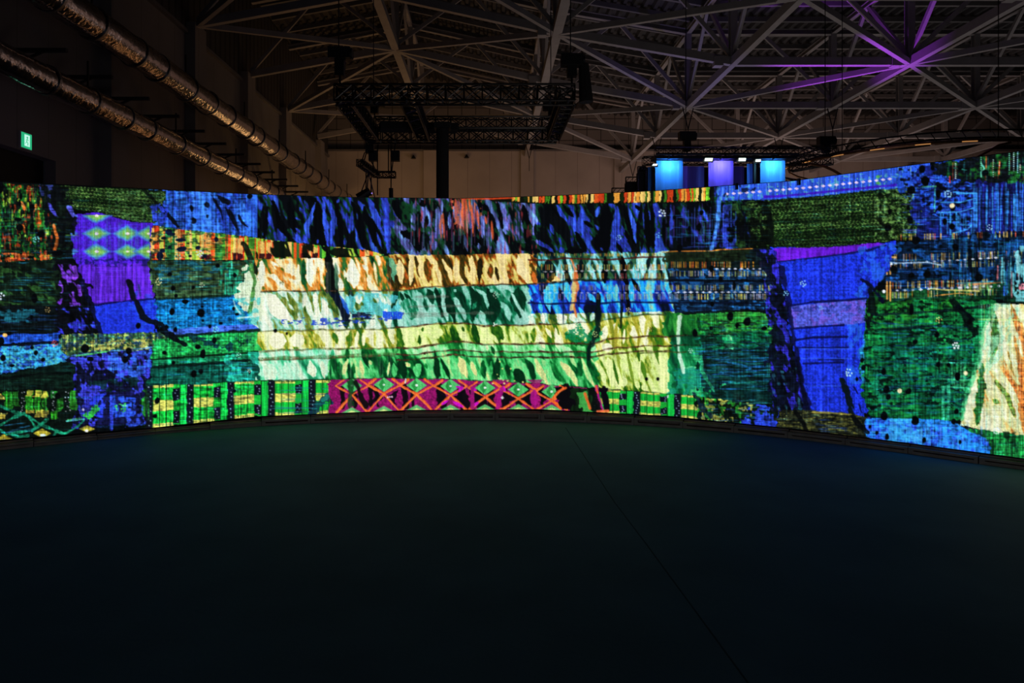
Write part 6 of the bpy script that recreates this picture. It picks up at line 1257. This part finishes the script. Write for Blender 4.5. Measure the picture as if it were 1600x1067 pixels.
for px0, px1, py0, py1, lb in ((1094, 1106, 250, 256, 'white flat panel lamp left of the violet blue banner'), (1146, 1157, 250, 256, 'white flat panel lamp right of the violet blue banner'), (1014, 1021, 259, 263, 'small white lamp at the left end of the booth'), (1172, 1180, 252, 257, 'small white lamp over the narrow blue banner')):
    t = thing('panel_lamp', lb, 'lamp', (bx_(px0), YB - .1, bz_(py0)), 'white lamps over the booth'); x0, x1, z0, z1 = bx_(px0), bx_(px1), bz_(py1), bz_(py0)
    MB().add([(x0, YB - .44, z0), (x1, YB - .44, z0), (x1 + .06, YB - .32, z1), (x0 + .06, YB - .32, z1)], [(0, 1, 2, 3)]).build('lamp_face', M['lampw'], t)
    m_ = MB().box(x0 - .01, YB - .31, z0 - .01, x1 + .07, YB - .27, z1 + .01)
    if px0 < 1020: m_.box(x1 - .02, YB - .31, z1 - .02, x1 + .02, YB - .28, bz_(247)); m_.box(x1, YB - .31, bz_(248), bx_(1021), YB - .26, bz_(247))
    m_.build('housing', M['black'], t)
lamp('booth_fill', 'AREA', (bx_(1120), YB - 3, 3.2), (bx_(1120), YB, 4.6), 14, (.12, .10, 1.0), 4, 1)
# stepped black speaker boxes left of the booth
for px0, px1, pt, lb in ((1006, 1019, 252, 'black framed box nearest the blue booth, topmost of the stepped row'), (992, 1012, 264, 'black framed box third up in the stepped row left of the booth'), (975, 999, 277, 'black framed box second up in the stepped row left of the booth'), (955, 977, 292, 'lowest leftmost black framed box in the stepped row')):
    t = thing('stage_tower', lb, 'stage tower', (bx_(px0), YB + 1, 0), 'stepped black towers left of the booth')
    x0, x1, zt = bx_(px0), bx_(px1), bz_(pt); k = (px0 - 955) / 51 * 2.1; y0 = YB + 3.0 - k; y1 = y0 + .42
    MB().box(x0 + .04, y0 + .03, 0, x1, y1, zt - .16).build('drape', M['matt'], t)
    m_ = MB()
    for xx in (x0, x1): m_.tube((xx, y0, 0), (xx, y0, zt), .022)
    for zz in (zt, zt - .17): m_.tube((x0, y0, zz), (x1, y0, zz), .022)
    for q in range(3): m_.tube((x0 + (x1 - x0) * q / 3, y0, zt - .17), (x0 + (x1 - x0) * (q + 1) / 3, y0, zt), .012)
    m_.build('frame', M['tube'], t)

# ---------------------------------------------------------------- bronze ring truss on the right
HR = EYE + 5.3; ctr = (17.3, 28.1); RR = 5.2
rt = thing('ring_truss', 'large curved bronze ring truss hanging above the right of the screen', 'ring truss', (ctr[0], ctr[1], HR))
def ring_pt(a, r, z): return Vector((ctr[0] + r * math.cos(a), ctr[1] + r * math.sin(a), z))
aa = [math.pi * 2 * k / 72 for k in range(73)]
m_ = MB(); m_.sweep([ring_pt(a, RR, HR) for a in aa], .045); m_.sweep([ring_pt(a, RR, HR + .02) for a in aa], .05); m_.build('outer_tube', M['brass'], rt)
m_ = MB(); m_.sweep([ring_pt(a, RR - .35, HR + .18) for a in aa], .035, 6); m_.sweep([ring_pt(a, RR, HR + .36) for a in aa], .03, 6)
for k in range(72):
    m_.tube(ring_pt(aa[k], RR, HR), ring_pt(aa[k] + .04, RR - .35, HR + .18), .016, 4); m_.tube(ring_pt(aa[k], RR, HR + .36), ring_pt(aa[k] + .04, RR, HR), .016, 4)
m_.build('lattice', M['tube'], rt)
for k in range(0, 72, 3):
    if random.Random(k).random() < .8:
        m_ = MB(); m_.sweep([ring_pt(aa[k] + .087 * q / 3, RR + .05, HR - .02) for q in range(4)], .018, 5); m_.build('glint_strip', M['strip'], rt)  # glowing bits stand in for warm reflections on the tube
def qat(px_, py_, d): return Vector(at(px_, py_, d))
m_ = MB(); m_.sweep([qat(1250, 257, 26.5), qat(1268, 256.5, 26.3), qat(1288, 260, 26), qat(1302, 266, 25.8), qat(1318, 276, 25.6)], .05); m_.build('curved_arm', M['brass'], rt)
m_ = MB(); m_.sweep([qat(1231, 262, 27.0), qat(1234, 270, 27.0), qat(1246, 276, 27.0), qat(1262, 280, 27.0)], .04); m_.build('curved_arm', M['brass'], rt)
m_ = MB(); m_.sweep([qat(1528, 245, 23.4), qat(1545, 236, 23.3), qat(1560, 227, 23.2), qat(1580, 222, 23.1)], .04); m_.build('curved_arm', M['brass'], rt)
m_ = MB(); truss(m_, qat(1236, 262, 27.2), qat(1300, 250, 26.2), .30, .35, .03); m_.build('end_truss', M['black'], rt)
for px_ in (1316, 1560):
    d = 24.8 if px_ < 1400 else 23.1; p = qat(px_, VY - (HR - EYE) * FPX / d, d); m_ = MB(); m_.tube(p, (p.x, p.y, 13.6), .015, 5); m_.build('suspension_wire', M['black'], rt)
